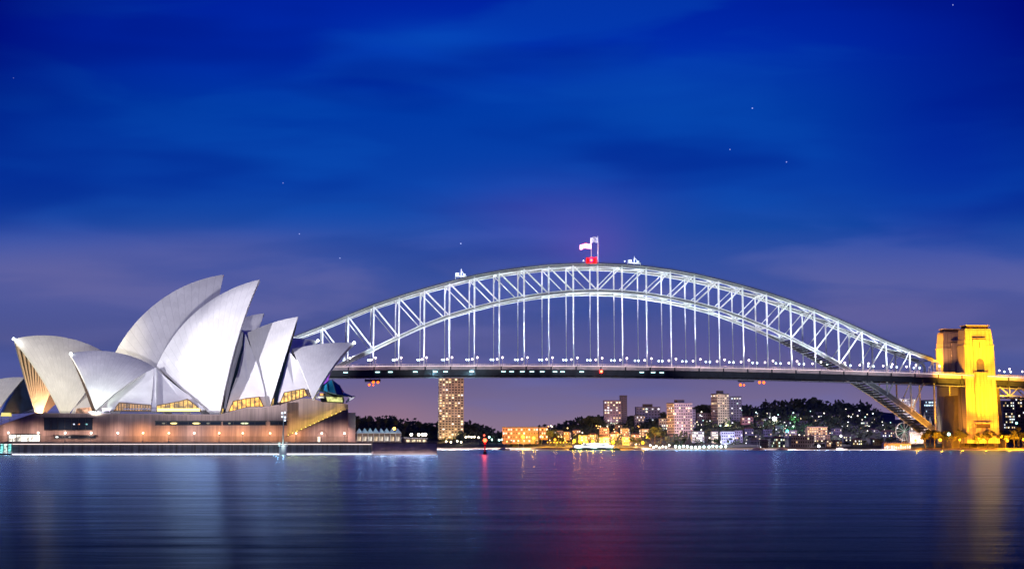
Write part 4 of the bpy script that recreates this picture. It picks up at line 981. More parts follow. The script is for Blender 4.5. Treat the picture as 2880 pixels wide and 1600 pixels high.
# ------------------------------------------------------------------ stone pylons
def pylon(wf, base_z, lab, sL=527.8, wd=25.2, dep=16.0, hscale=1.0):
    c = S0; s0 = sL+wd/2; o = bp(s0, wf-dep/2, base_z)
    t = thing('stone_pylon', lab, 'tower', o)
    ang = R_(8.36)
    def ring(z, w_, d_): return [bp(s0-w_/2, wf-dep/2+d_/2, z), bp(s0+w_/2, wf-dep/2+d_/2, z), bp(s0+w_/2, wf-dep/2-d_/2, z), bp(s0-w_/2, wf-dep/2-d_/2, z)]
    def seg(mb, z0, w0, d0, z1, w1, d1, m=0):
        mb.hexa(ring(z0, w0, d0)+ring(z1, w1, d1), m)
    # profile: wide base, battered shaft, ledge, set back shaft, cornice, attic cap
    zl, zs, zc, zt = 75.4, 78.0, 87.4, 91.0
    mb = MB()
    seg(mb, base_z, wd, dep, zl, wd*.895, dep*.9); mb.build('shaft', M_STONE, t)
    mb = MB(); seg(mb, zl+.003, wd*.915, dep*.92, zl+1.0, wd*.915, dep*.92); mb.build('ledge', M_STONE, t)
    mb = MB(); seg(mb, zl+1.003, wd*.87, dep*.87, zs+2.2, wd*.86, dep*.86); seg(mb, zs+2.203, wd*.84, dep*.84, zc, wd*.80, dep*.8); mb.build('upper_shaft', M_STONE, t)
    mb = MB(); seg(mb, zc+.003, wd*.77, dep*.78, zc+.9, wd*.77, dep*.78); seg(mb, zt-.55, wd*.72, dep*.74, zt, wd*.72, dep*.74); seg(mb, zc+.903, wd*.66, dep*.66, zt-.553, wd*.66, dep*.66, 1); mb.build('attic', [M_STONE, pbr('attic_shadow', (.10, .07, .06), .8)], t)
    # projecting central bay with arched lookout opening, shaped front
    def fp(u, z, off=0.0):     # u across the front face in metres from its centre
        k = (z-base_z)/(zl-base_z); fw = wf-dep/2+dep/2*(1+(.9-1)*max(0, min(1, k)))
        return bp(s0+u, fw+off, z)
    mb = MB()
    bay = 6.0
    zb0, za0, za1 = base_z+8, 56.5, 66.5
    def blk(u0, u1, z0, z1, off, depth):
        P = []
        for (oo) in (off, off-depth):
            pass
        mb.hexa([fp(u0, z0, off), fp(u1, z0, off), fp(u1, z0, off-depth), fp(u0, z0, off-depth), fp(u0, z1, off), fp(u1, z1, off), fp(u1, z1, off-depth), fp(u0, z1, off-depth)])
    blk(-4.9, 4.9, za1, 81.5, .9, 3.2); blk(-4.9, -3.0, za0, za1, .9, 1.6); blk(3.0, 4.9, za0, za1, .9, 1.6)
    blk(-4.9, 4.9, 24, za0, .9, 1.6); blk(-5.6, 5.6, za0-1.0, za0, 2.0, 2.6); blk(-3.5, 3.5, za0-11, za0-8.5, 1.5, 2.0); blk(-4.2, 4.2, za0-8.5, za0-1.0, 1.8, 2.2)
    blk(-6.6, 6.6, base_z+14, base_z+15.2, 1.5, 2.5); blk(-5.9, 5.9, base_z, base_z+14, 1.2, 2)
    blk(-2.0, -1.2, 24, za0-11, 1.25, 1.0); blk(1.2, 2.0, 24, za0-11, 1.25, 1.0)
    # arch head fill
    for k in range(8):
        t0, t1 = math.pi*k/8, math.pi*(k+1)/8
        P = [fp(3*math.cos(t0), za1-3+3*math.sin(t0), .9), fp(3*math.cos(t1), za1-3+3*math.sin(t1), .9), fp(3*math.cos(t1), za1, .9), fp(3*math.cos(t0), za1, .9)]
        mb.prism(P, BN*1.5)
    mb.build('central_bay', M_STONE, t)
    mb = MB(); mb.prism([fp(-2.9, za0+.01, .3), fp(2.9, za0+.01, .3), fp(2.9, za1-.1, .3), fp(-2.9, za1-.1, .3)], BN*.25); mb.build('window', pbr('lookout_grey', (.10, .08, .14), .6, var=.3, scale=.4), t)['label'] = 'arched lookout opening'
    mb = MB(); mb.prism([fp(-5, 80.2, .98), fp(5, 80.2, .98), fp(5, 81.0, .98), fp(-5, 81.0, .98)], BN*.1)
    mb.prism([fp(-.25, 74, .98), fp(.25, 74, .98), fp(.25, 78.6, .98), fp(-.25, 78.6, .98)], BN*.1)
    mb.prism([fp(-5.6, base_z+11, 1.28), fp(5.2, base_z+11, 1.28), fp(5.2, base_z+14, 1.28), fp(-5.6, base_z+14, 1.28)], BN*.1)
    mb.build('slot', pbr('slot_dark', (.06, .04, .03), .8), t)
    return t
pylon(10.0, 5.0, 'nearer sandstone bridge tower flooded bright amber yellow')
pylon(-32.7, 5.0, 'farther sandstone bridge tower, half shaded and partly hidden by its twin')
# abutment under the deck between the towers
ab = thing('bridge_abutment', 'grey brown stone abutment under the deck between the two towers', 'abutment', bp(545, -20, 3))
mb = MB(); mb.hexa([bp(524, -9, 2), bp(565, -9, 2), bp(565, -30, 2), bp(524, -30, 2), bp(528, -9, 46), bp(562, -9, 46), bp(562, -30, 46), bp(528, -30, 46)]); mb.build('pier', pbr('abutment_stone', (.22, .19, .14), .8, var=.2, scale=.1), ab)
mb = MB(); mb.hexa([bp(523, -8.5, 40), bp(531, -8.5, 40), bp(531, -30, 40), bp(523, -30, 40), bp(523, -8.5, 46.5), bp(531, -8.5, 46.5), bp(531, -30, 46.5), bp(523, -30, 46.5)]); mb.build('bearing_block', pbr('bearing_stone', (.5, .5, .44), .7), ab)
# approach viaduct steel beyond the towers
mb = MB()
for a in range(10):
    s = 556+a*16
    for wv in (6, -36):
        z = deckz(s)
        mb.beam(bp(s, wv, z-7), bp(s+8, wv, z-14), .7, .7); mb.beam(bp(s+8, wv, z-14), bp(s+16, wv, z-7), .7, .7); mb.beam(bp(s, wv, z-14), bp(s+16, wv, z-14), .9, .9); mb.beam(bp(s+8, wv, z-14), bp(s+8, wv, z-7), .6, .6)
mb.build('approach_truss', M_STEEL, bridge)
#@PYLONLIGHT
amb = (1.0, .40, .006)
spot('tower_floodlight', bp(533, 20, 7), bp(534, 8, 50), (1, .45, .02), 5e4, 90, .8, .6)
spot('tower_floodlight', bp(549, 20, 7), bp(549, 8, 50), amb, 3.5e4, 90, .8, .6)
spot('tower_floodlight', bp(541, 60, 6), bp(541, 9, 64), (1, .48, .01), 1.25e6, 62, .6, .6)
spot('tower_floodlight', bp(541, 60, 40), bp(541, 6, 82), amb, 9.0e5, 34, .8, .6)
spot('tower_floodlight', bp(500, 30, 40), bp(528, 2, 76), (1, .42, .03), 2.6e5, 60, .7, .6)
spot('tower_floodlight', bp(510, -52, 52), bp(528, -38, 74), amb, 3.5e5, 60, .7, .6)
spot('tower_floodlight', bp(514, -22, 58), bp(534, -32, 84), (1, .45, .2), 7e4, 70, .7, .6)
#@END

# ------------------------------------------------------------------ north shore terrain
RIDGE = [(-1500, 1205), (700, 1200), (960, 1190), (1100, 1186), (1190, 1203), (1230, 1210), (1290, 1200), (1350, 1212), (1400, 1232), (1500, 1224), (1580, 1212), (1640, 1192), (1700, 1186), (1800, 1184),
         (1900, 1176), (2000, 1164), (2100, 1152), (2200, 1146), (2300, 1140), (2380, 1144), (2480, 1158), (2600, 1170), (2900, 1180), (4500, 1190)]
def ridge_z(px): return Z_at(interp(RIDGE, px), 1900)
def shore_Y(px):      # distance of the waterline
    return interp([(-1500, 1900), (900, 1850), (1225, 1700), (1400, 1600), (1600, 1500), (1850, 1470), (2300, 1450), (2450, 1420), (2560, 1395), (2600, 1355), (3600, 1400), (4500, 1400)], px)
def ground(px, Yd):
    sy = shore_Y(px)
    if Yd < sy: return -3.0
    k = min(1.0, (Yd-sy)/(1900-sy))
    flat = 1.8
    kk = max(0.0, (k-.10)/.90)
    return flat+(ridge_z(px)-flat)*(kk**0.85) if Yd <= 1900 else ridge_z(px)-(Yd-1900)*.004
def hills():
    mb = MB(); cols_ = list(range(-1400, 4400, 30)); rows = []
    for px in cols_:
        sy = shore_Y(px); row = []
        for t in (0, .0001, .03, .08, .12, .2, .3, .4, .5, .6, .7, .8, .9, 1.0):
            Yd = sy+(1900-sy)*t; z = -3.0 if t == 0 else ground(px, Yd)
            z += 0 if t < .1 else rnd.uniform(-.8, .8)
            row.append((X_at(px, Yd), Yd, z))
        for Yd in (2200, 2800, 4000, 6500): row.append((X_at(px, Yd), Yd, ground(px, Yd)-(4 if Yd > 2200 else 0)))
        rows.append(row)
    mb.grid(rows, 0, uv=False)
    o = mb.build('hillside_ground', pbr('dark_ground', (.07, .075, .045), .95, var=.5, scale=.05), smooth=True, origin=(0, 0, 0)); o['kind'] = 'structure'
hills()
# low stone sea wall of the far shore
mb = MB(); prev = None
for px in range(1200, 2960, 20):
    Yd = shore_Y(px)-1.5; p = V((X_at(px, Yd), Yd, 0))
    if prev is not None: mb.beam(prev+V((0, 0, .4)), p+V((0, 0, .4)), 1.4, 2.6)
    prev = p
lg = MB(); q = [(1200, 1480), (1480, 1840), (1840, 2200), (2200, 2560), (2560, 2940)]  # ledge added to imitate the bright line along the far water's edge
for px in range(1200, 2940, 20):
    p0, p1 = [V((X_at(t_, shore_Y(t_)-4), shore_Y(t_)-4, 0.1)) for t_ in (px, px+20)]; lg.beam(p0, p1, 4.0, 1.0)
lg = lg.build('added_shore_ledge', pbr('waterline_glow_tint', (.72, .70, .70))); tag(lg, 'added pale ledge imitating the bright waterline along the far shore', 'ledge')
for x0, x1 in q:
    p0, p1 = [V((X_at(t_, shore_Y(t_)-6), shore_Y(t_)-6, 1.9)) for t_ in (x0, x1)]; d = bpy.data.lights.new('shore_ledge_light', 'AREA'); d.shape = 'RECTANGLE'; d.size = (p1-p0).length; d.size_y = .5  # unseen strip lamp added to whiten this ledge
    d.energy = 260*d.size; d.color = (1, .85, .85) if x0 < 2500 else (1, .6, .2); o = bpy.data.objects.new('shore_ledge_light', d); o.location = (p0+p1)/2; o.rotation_euler = (0, 0, math.atan2(p1.y-p0.y, p1.x-p0.x)); col.objects.link(o)
fs = mb.build('shore_wall', pbr('shore_stone', (.10, .075, .06), .8, var=.4, scale=.15)); tag(fs, 'low dark stone sea wall edging the whole far shore', 'sea wall')

# ------------------------------------------------------------------ vegetation
LEAF = pbr('dark_foliage', (.05, .07, .035), .9, var=.5, scale=.25)
LEAF2 = pbr('olive_foliage', (.10, .10, .035), .9, var=.5, scale=.3)
BARK = pbr('bark', (.06, .045, .035), .9)
def leafcloud(mb, c, rx, rz, n, s, r):
    c = V(c)
    for _ in range(n):
        u = V((r.gauss(0, 1), r.gauss(0, 1), r.gauss(0, 1))).normalized()*(r.random()**.45)
        p = c+V((u.x*rx, u.y*rx, u.z*rz))
        a = V((r.gauss(0, 1), r.gauss(0, 1), r.gauss(0, 1))).normalized(); b = a.orthogonal().normalized(); q = r.uniform(.6, 1.3)*s
        mb.quad(p-a*q-b*q*.5, p+a*q*.3-b*q*.8, p+a*q+b*q*.4, p-a*q*.4+b*q*.7)
def tree_mesh(kind, r, leaf=None):
    """returns (trunk mesh, crown mesh) for a tree 1 unit tall"""
    tm, cm = MB(), MB()
    if kind == 'pine':        # tiered, layered conifer
        tm.cyl((0, 0, 0), (0, 0, .95), .03, .008, 6)
        for k in range(8):
            z = .2+k*.1; rr = .34*(1-(k/8.6))*r.uniform(.75, 1.15)
            for j in range(7):
                t = r.uniform(0, 6.28); e = V((rr*math.cos(t), rr*math.sin(t), z+rr*.12)); tm.cyl((0, 0, z), e, .007, .003, 4)
                leafcloud(cm, e*.0+V((e.x*.7, e.y*.7, e.z)), rr*.34, .022, 16, .026, r)
        leafcloud(cm, (0, 0, .96), .03, .06, 14, .02, r)
    else:
        lean = r.uniform(-.08, .08); tm.cyl((0, 0, 0), (lean*.5, 0, .4), .035, .022, 6)
        nb = r.randint(5, 7)
        for k in range(nb):
            t = 6.28*k/nb+r.uniform(-.4, .4); d = r.uniform(.12, .30); z = r.uniform(.5, .86); e = V((lean+d*math.cos(t), d*math.sin(t), z))
            tm.cyl((lean*.5, 0, r.uniform(.3, .42)), e, .016, .005, 5)
            leafcloud(cm, e, r.uniform(.12, .19), r.uniform(.07, .11), 105, .034, r)
        leafcloud(cm, (lean, 0, .84), .15, .10, 105, .034, r)
        leafcloud(cm, (lean, 0, .66), .26, .13, 150, .036, r)
    return tm, cm
TP = {}
def tree(kind, px, Yd, ybase, hpx, lab, group, var=0, lf=None, name=None):
    h = hpx*Yd/FH; z = Z_at(ybase, Yd) if ybase is not None else ground(px, Yd)-.3
    loc = V((X_at(px, Yd), Yd, z)); key = (kind, var, lf)
    if key not in TP:
        r = random.Random(hash((kind, var)) % 1000 if False else 11+var*7+(3 if kind == 'pine' else 0))
        tm, cm = tree_mesh(kind, r)
        t = thing(name or ('pine_tree' if kind == 'pine' else 'broad_tree'), lab, 'tree', (0, 0, 0), group)
        tm.build('trunk', BARK, t); cm.build('crown', LEAF2 if lf else LEAF, t, fixn=False); TP[key] = t
    else: t = dup(TP[key], label=lab); t['group'] = group
    t.location = loc; t.scale = (h, h, h); t.rotation_euler = (0, 0, rnd.uniform(0, 6.28))
    return t
# park trees on the shore below the towers
for i, x in enumerate((2602, 2628, 2652, 2678, 2702, 2727, 2752, 2778, 2803, 2828, 2853, 2878)):
    tree('broad', x, 1366+(i % 3)*6, 1258, (44, 52, 47, 40, 50, 46)[i % 6], 'leafy park tree under the sandstone towers, %s from the left in its row' % ORD[i], 'park trees under the towers', i % 4, True)
for i, x in enumerate((2616, 2664, 2716, 2766, 2816, 2866)):
    tree('broad', x, 1385, 1254, (50, 46, 55, 52, 48, 56)[i], 'park tree in the rear row below the sandstone towers, %s from the left' % ORD[i], 'park trees under the towers', (i+1) % 4, True)
# skyline pines and gums on the dark hill
for i, (x, yt, hp) in enumerate(((2097, 1138, 40), (2156, 1122, 52), (2176, 1136, 40), (2203, 1124, 54), (2232, 1134, 36), (2252, 1120, 52), (2293, 1114, 58), (2314, 1130, 44), (2363, 1127, 46), (2378, 1134, 36))):
    tree('pine' if i in (1, 3, 9, 2) else 'broad', x, 1860, yt+hp, hp, 'dark skyline tree on the eastern hill, %s from the left' % ORD[i], 'skyline trees on the dark hill', i % 3)
for i, (x, yt, hp) in enumerate(((1004, 1176, 26), (1035, 1172, 26), (1062, 1178, 24), (1082, 1176, 26), (1112, 1180, 24), (1140, 1186, 26), (1180, 1184, 34), (1200, 1188, 34), (1218, 1198, 26), (1312, 1189, 40), (1330, 1192, 38), (1352, 1210, 30), (1372, 1216, 30), (1390, 1222, 24))):
    tree('broad', x, 1800, yt+hp, hp, 'dark tree on the low western hill, %s from the left' % ORD[i], 'trees on the low western hill', (i+1) % 4)
for i, (x, yt, hp, Yd) in enumerate(((1525, 1202, 34, 1640), (1545, 1206, 40, 1600), (1560, 1204, 44, 1620), (1585, 1200, 36, 1680), (1612, 1192, 34, 1720), (1640, 1176, 44, 1740), (1657, 1166, 56, 1740), (1672, 1168, 54, 1730), (1688, 1176, 46, 1730), (1776, 1166, 44, 1800), (1790, 1170, 40, 1760), (1850, 1152, 40, 1840), (1868, 1156, 46, 1800), (1842, 1196, 50, 1520), (1860, 1200, 48, 1515), (1830, 1212, 38, 1500), (1962, 1140, 46, 1850), (1980, 1134, 52, 1850), (1996, 1136, 46, 1840), (1922, 1232, 26, 1475), (1903, 1236, 22, 1472), (2015, 1232, 24, 1470), (1780, 1226, 30, 1500), (1800, 1228, 30, 1500))):
    tree('broad', x, Yd, yt+hp, hp, 'dark round tree among the waterside flats, %s from the left' % (ORD[i]), 'trees among the waterside flats', i % 4)
# scrub and garden trees that melt into one dark mass between the houses
mb = MB(); r = random.Random(5)
for k in range(1150):
    px = r.uniform(930, 2930); sy = shore_Y(px); t = r.uniform(.06, .98)**(.8)
    if px < 1400: t = r.uniform(.3, 1.0)
    if 2470 < px < 2640 and t > .5: continue
    Yd = sy+(1900-sy)*t; z = ground(px, Yd); s = r.uniform(3.0, 7.0)*(.8+.5*t)
    leafcloud(mb, (X_at(px, Yd), Yd, z+s*.5), s*1.15, s*.62, 20, s*.26, r)
sm = mb.build('hillside_scrub', LEAF, origin=(0, 0, 0), fixn=False); sm['kind'] = 'stuff'

# ------------------------------------------------------------------ buildings of the north shore
GL = pbr('flat_dark_window', (.02, .02, .03), .25)
WARM = [((1, .78, .45), 1.3), ((1, .88, .62), 1.7), ((1, .66, .3), 1.1), ((.95, .95, 1), 1.5), ((1, .9, .5), 1.9)]
COOL = [((.85, .95, 1), 1.7), ((1, .95, .7), 1.5), ((.8, 1, .85), 1.4)]
def building(name, lab, cat, x0, x1, ytop, ybase, Yd, floors, bays, wallc, lit=.15, rot=0.0, slabs=False, roof=None, dep=None, group=None, pal=WARM, seed=1, capn=40, glow=None, rough=.8, winf=.55, litrows=None):
    r = random.Random(seed); wd = (x1-x0)*Yd/FH; cx = X_at((x0+x1)/2, Yd); zt = Z_at(ytop, Yd); zb = Z_at(ybase, Yd)-1.5; h = zt-zb; dep = dep or max(7, min(16, wd*.7))
    wd2 = wd/(math.cos(rot)+abs(math.sin(rot))*dep/wd) if rot else wd
    t = thing(name, lab, cat, (cx, Yd, zb), group)
    ca, sa = math.cos(rot), math.sin(rot); c0 = V((cx, Yd+dep/2, zb))
    def P(u, v, z): return c0+V((u*ca-v*sa, u*sa+v*ca, z))     # v = -dep/2 is the front
    wm = pbr('wall_%s' % '_'.join('%03d' % int(k*1000) for k in wallc), wallc, rough, var=.25, scale=.25)
    mb = MB(); D2 = dep/2; W2 = wd2/2
    mb.hexa([P(-W2, -D2, 0), P(W2, -D2, 0), P(W2, D2, 0), P(-W2, D2, 0), P(-W2, -D2, h), P(W2, -D2, h), P(W2, D2, h), P(-W2, D2, h)])
    fh = (h-1.0)/floors
    if slabs:
        for f in range(1, floors+1):
            z = f*fh+.5; mb.hexa([P(-W2-.2, -D2-1.1, z), P(W2+.2, -D2-1.1, z), P(W2+.2, -D2-.01, z), P(-W2-.2, -D2-.01, z), P(-W2-.2, -D2-1.1, z+.9), P(W2+.2, -D2-1.1, z+.9), P(W2+.2, -D2-.01, z+.9), P(-W2-.2, -D2-.01, z+.9)])
    faces = [('f', wd2, bays)]
    if rot > .05: faces.append(('l', dep, max(2, int(bays*dep/wd2))))
    if rot < -.05: faces.append(('r', dep, max(2, int(bays*dep/wd2))))
    lits = []
    for fk, fwid, nb in faces:
        bw = fwid/nb
        for f in range(floors):
            for b_ in range(nb):
                u0 = -fwid/2+bw*(b_+.5-winf/2); u1 = u0+bw*winf; z0 = f*fh+fh*.38+.6; z1 = z0+fh*.48
                if fk == 'f': q = [P(u0, -D2-.03, z0), P(u1, -D2-.03, z0), P(u1, -D2-.03, z1), P(u0, -D2-.03, z1)]; nn = P(0, -1, 0)-P(0, 0, 0)
                elif fk == 'l': q = [P(-W2-.03, -u0, z0), P(-W2-.03, -u1, z0), P(-W2-.03, -u1, z1), P(-W2-.03, -u0, z1)]; nn = P(-1, 0, 0)-P(0, 0, 0)
                else: q = [P(W2+.03, u0, z0), P(W2+.03, u1, z0), P(W2+.03, u1, z1), P(W2+.03, u0, z1)]; nn = P(1, 0, 0)-P(0, 0, 0)
                pr = lit if litrows is None else (litrows.get(f, lit))
                if r.random() < pr and len(lits) < 99: lits.append((q, nn))
                else: mb.quad(*q, m=1)
    mb.build('wall', [wm, GL], t, fixn=False)
    if len(lits) > capn: lits = r.sample(lits, capn)
    for q, nn in lits:
        cc, st = r.choice(pal); k = r.randint(0, 1)
        w_ = MB(); w_.prism([p+nn*.04 for p in q], -nn*.1)
        w_.build('window', emi('room_%d%d%d_%d' % (cc[0]*99, cc[1]*99, cc[2]*99, k), cc, st*(.85 if k else 1.25), .35, .4), t)
    rm = MB()
    if roof == 'hip':
        rm.hexa([P(-W2-.5, -D2-.5, h), P(W2+.5, -D2-.5, h), P(W2+.5, D2+.5, h), P(-W2-.5, D2+.5, h), P(-W2*.5, 0, h+min(3.5, wd*.16)), P(W2*.5, 0, h+min(3.5, wd*.16)), P(W2*.5, .3, h+min(3.5, wd*.16)), P(-W2*.5, .3, h+min(3.5, wd*.16))])
        rm.build('roof', pbr('tile_roof', (.09, .04, .03), .8), t)
    else:
        rm.hexa([P(-W2-.2, -D2-.2, h), P(W2+.2, -D2-.2, h), P(W2+.2, D2, h), P(-W2-.2, D2, h), P(-W2-.2, -D2-.2, h+.7), P(W2+.2, -D2-.2, h+.7), P(W2+.2, D2, h+.7), P(-W2-.2, D2, h+.7)])
        if roof == 'plant': rm.hexa([P(-W2*.4, -D2*.4, h+.7), P(W2*.4, -D2*.4, h+.7), P(W2*.4, D2*.4, h+.7), P(-W2*.4, D2*.4, h+.7), P(-W2*.4, -D2*.4, h+3.4), P(W2*.4, -D2*.4, h+3.4), P(W2*.4, D2*.4, h+3.4), P(-W2*.4, D2*.4, h+3.4)])
        rm.build('roof', pbr('flat_roof', (.05, .05, .055), .8), t)
    return t
# the tall slab of flats under the deck
pt = building('apartment_tower', 'tall brown tower of flats with many warm windows, rising behind the deck on its own', 'tower block', 1230, 1303, 1050, 1231, 1760, 25, 8, (.36, .30, .20), .26, .08, True, 'plant', 18, seed=4, capn=95, winf=.6)
building('apartment_block', 'long low curved waterside block of flats with small windows lit orange', 'flats', 1413, 1514, 1203, 1243, 1610, 4, 14, (.26, .15, .10), .42, 0, False, None, 12, seed=6, pal=WARM)
building('apartment_block', 'small orange lit block right of the long low block', 'flats', 1517, 1541, 1203, 1232, 1620, 3, 4, (.45, .25, .1), .4, seed=7)
building('apartment_tower', 'dark brown mid height tower with white windows beside the plain dark slab', 'tower block', 1700, 1748, 1129, 1192, 1780, 9, 6, (.20, .13, .15), .36, 0.0, True, None, 14, seed=9, pal=WARM+COOL, capn=30)
building('lift_tower', 'plain dark windowless slab rising over its brown neighbour', 'tower block', 1746, 1765, 1115, 1196, 1784, 14, 2, (.06, .05, .07), .03, 0, False, None, 12, seed=10)
building('apartment_tower', 'stepped dark block with pale balcony rows and lit top floor', 'tower block', 1790, 1858, 1147, 1200, 1800, 7, 8, (.18, .18, .24), .10, 0, True, 'plant', 15, seed=11, litrows={6: .75}, pal=WARM+COOL)
building('apartment_block', 'low pale block below the stepped dark one', 'flats', 1786, 1812, 1170, 1200, 1740, 4, 5, (.3, .27, .25), .25, 0, False, None, 12, seed=12)
building('apartment_block', 'grey block with white lit windows left of the broad grey tower', 'flats', 1856, 1884, 1178, 1222, 1660, 6, 5, (.32, .33, .33), .45, 0, False, None, 12, seed=13, pal=COOL)
building('apartment_tower', 'broad grey tower of flats, pinkish on its left face', 'tower block', 1881, 1948, 1136, 1240, 1600, 13, 8, (.36, .31, .32), .12, .35, True, 'plant', 15, seed=14, capn=30, litrows={5: .5, 11: .35, 10: .3})
building('apartment_block', 'plain grey block directly right of the broad grey tower', 'flats', 1945, 1958, 1152, 1200, 1640, 7, 3, (.33, .31, .33), .08, 0, False, None, 12, seed=15)
building('apartment_block', 'dark terraced block with few lights under the tree topped rise', 'flats', 1962, 2010, 1164, 1206, 1720, 5, 8, (.10, .09, .13), .10, 0, True, None, 14, seed=16, pal=COOL)
building('apartment_tower', 'tall ribbed tower with tan shaft and round lit top corner', 'tower block', 2008, 2052, 1110, 1200, 1680, 13, 5, (.40, .32, .28), .14, .3, False, 'plant', 15, seed=17, capn=22, litrows={12: .6, 9: .5, 0: .9})
building('apartment_tower', 'darker violet tower joined to the right of the tan one', 'tower block', 2050, 2088, 1118, 1198, 1700, 12, 5, (.17, .14, .2), .16, 0, True, None, 14, seed=18, capn=18, litrows={1: .5, 0: .9}, pal=COOL+WARM)
building('apartment_block', 'small waterside block glowing greenish white, left of the two', 'flats', 1947, 1981, 1214, 1240, 1530, 4, 6, (.45, .46, .38), .6, 0, False, None, 12, seed=20, pal=COOL+[((1, 1, .7), 1.8)])
building('apartment_block', 'narrow waterside block glowing cream between dark gardens', 'flats', 2003, 2020, 1214, 1243, 1530, 5, 3, (.5, .47, .36), .6, 0, False, None, 12, seed=21, pal=[((1, .92, .6), 1.5)])
building('apartment_block', 'pale blue white block of flats near the wharf lights', 'flats', 2030, 2066, 1214, 1252, 1520, 5, 6, (.55, .62, .75), .3, 0, False, None, 12, seed=22, pal=COOL)
building('apartment_block', 'dull grey block touching the pale blue white one', 'flats', 2067, 2089, 1212, 1256, 1520, 6, 4, (.22, .2, .24), .12, 0, False, None, 12, seed=23)
building('house', 'pinkish house with one white window on the dark slope', 'house', 2088, 2120, 1174, 1190, 1640, 2, 4, (.3, .18, .2), .3, 0, False, 'hip', 10, seed=24)
building('apartment_block', 'amber lit terrace of flats stepping down the slope', 'flats', 2272, 2328, 1202, 1222, 1540, 3, 9, (.4, .27, .14), .75, 0, True, None, 12, seed=25, pal=[((1, .6, .2), 1.4), ((1, .78, .45), 1.5)])
building('apartment_block', 'lower amber lit block beneath the amber terrace', 'flats', 2284, 2334, 1224, 1240, 1500, 3, 8, (.4, .3, .2), .6, 0, True, None, 12, seed=26, pal=[((1, .7, .35), 1.4), ((1, .85, .6), 1.5)])
building('apartment_block', 'narrow block with white lit balconies at the foot of the amber ones', 'flats', 2325, 2338, 1238, 1252, 1480, 3, 2, (.5, .4, .35), .8, seed=27)
building('boathouse', 'long grey boathouse with arched doors by the water', 'boathouse', 2225, 2290, 1228, 1256, 1470, 3, 10, (.14, .13, .19), .04, 0, True, None, 12, seed=28)
building('house', 'cream house with curved lit terrace by the water', 'house', 2172, 2208, 1232, 1256, 1480, 3, 4, (.34, .34, .24), .35, .3, False, 'hip', 10, seed=29, pal=COOL)
building('apartment_tower', 'block with bright white balconies seen through the end truss', 'tower block', 2530, 2580, 1124, 1175, 1560, 9, 8, (.42, .38, .36), .62, 0, True, None, 14, seed=30, pal=WARM+COOL, capn=60)
building('office_block', 'dark office block with one blue white lit floor, by the tower foot', 'office', 2603, 2638, 1128, 1176, 1580, 6, 8, (.06, .06, .1), .08, 0, False, None, 14, seed=31, litrows={4: 1.0, 5: .4}, pal=[((.6, .85, 1), 1.8)])
building('apartment_tower', 'grey balconied block right of the amber tower', 'tower block', 2826, 2858, 1130, 1204, 1500, 10, 6, (.2, .18, .2), .22, 0, True, None, 14, seed=32, litrows={0: .8, 8: .6}, pal=COOL+WARM)
building('office_block', 'dark brown block at the right picture edge', 'office', 2861, 2900, 1120, 1200, 1520, 9, 6, (.16, .1, .09), .14, 0, True, None, 14, seed=33)
# houses on the slope: each built on its own with its own wall colour, lights and place
hs = [(1597, 1216, 20, 1600, .3, 0), (1622, 1210, 22, 1620, .3, 0), (1572, 1212, 22, 1640, .35, 0), (1668, 1222, 26, 1560, .4, 0), (1700, 1205, 26, 1600, .4, 0), (1728, 1220, 30, 1560, .5, 0), (1760, 1206, 28, 1600, .45, 0), (1790, 1222, 26, 1560, .4, 0), (1812, 1208, 22, 1600, .4, 0), (1742, 1196, 24, 1660, .3, 0),
      (1640, 1226, 24, 1540, .45, 0), (1700, 1229, 26, 1530, .5, 0), (1764, 1230, 26, 1530, .5, 0),
      (2108, 1206, 24, 1560, .12, 1), (2132, 1160, 22, 1760, .2, 1), (2140, 1186, 24, 1640, .2, 1), (2160, 1210, 24, 1560, .25, 1), (2186, 1172, 24, 1700, .25, 1), (2196, 1198, 26, 1600, .35, 1), (2216, 1186, 22, 1660, .35, 1), (2226, 1212, 30, 1540, .4, 1), (2240, 1164, 24, 1740, .2, 1), (2262, 1186, 24, 1660, .25, 1), (2286, 1168, 22, 1740, .2, 1),
      (2318, 1186, 22, 1660, .3, 1), (2336, 1166, 24, 1740, .35, 1), (2356, 1206, 24, 1560, .15, 1), (2368, 1182, 24, 1680, .3, 1), (2384, 1226, 22, 1500, .3, 1), (2392, 1162, 24, 1760, .35, 1), (2408, 1200, 24, 1600, .2, 1), (2412, 1236, 26, 1480, .4, 1), (2436, 1186, 12, 1640, .9, 1), (2432, 1212, 20, 1560, .2, 1), (2458, 1176, 22, 1700, .3, 1), (2460, 1208, 22, 1580, .25, 1), (2486, 1192, 24, 1640, .3, 1), (2500, 1214, 34, 1540, .8, 1),
      (2120, 1232, 30, 1490, .04, 1), (2152, 1240, 28, 1480, .06, 1), (2470, 1236, 30, 1480, .04, 1), (2356, 1240, 22, 1480, .2, 1), (2522, 1194, 22, 1620, .35, 1), (1420, 1196, 0, 0, 0, 2)]
r = random.Random(77)
for k in range(44):
    x = r.uniform(2095, 2520); y = r.uniform(1158, 1236)
    if any(abs(x-q[0]) < 12 and abs(y-q[1]) < 11 for q in hs): continue
    if 2262 < x < 2345 and y > 1190: continue
    hs.insert(-1, (round(x, 1), round(y, 1), r.choice([14, 18, 22]), 1770-(y-1150)/90*260, r.choice([.3, .5, .8]), 1))
c1 = c2 = 0; pal_w = [(.30, .20, .13), (.24, .15, .12), (.36, .27, .18)]; pal_d = [(.10, .09, .12), (.07, .07, .10), (.16, .14, .17)]
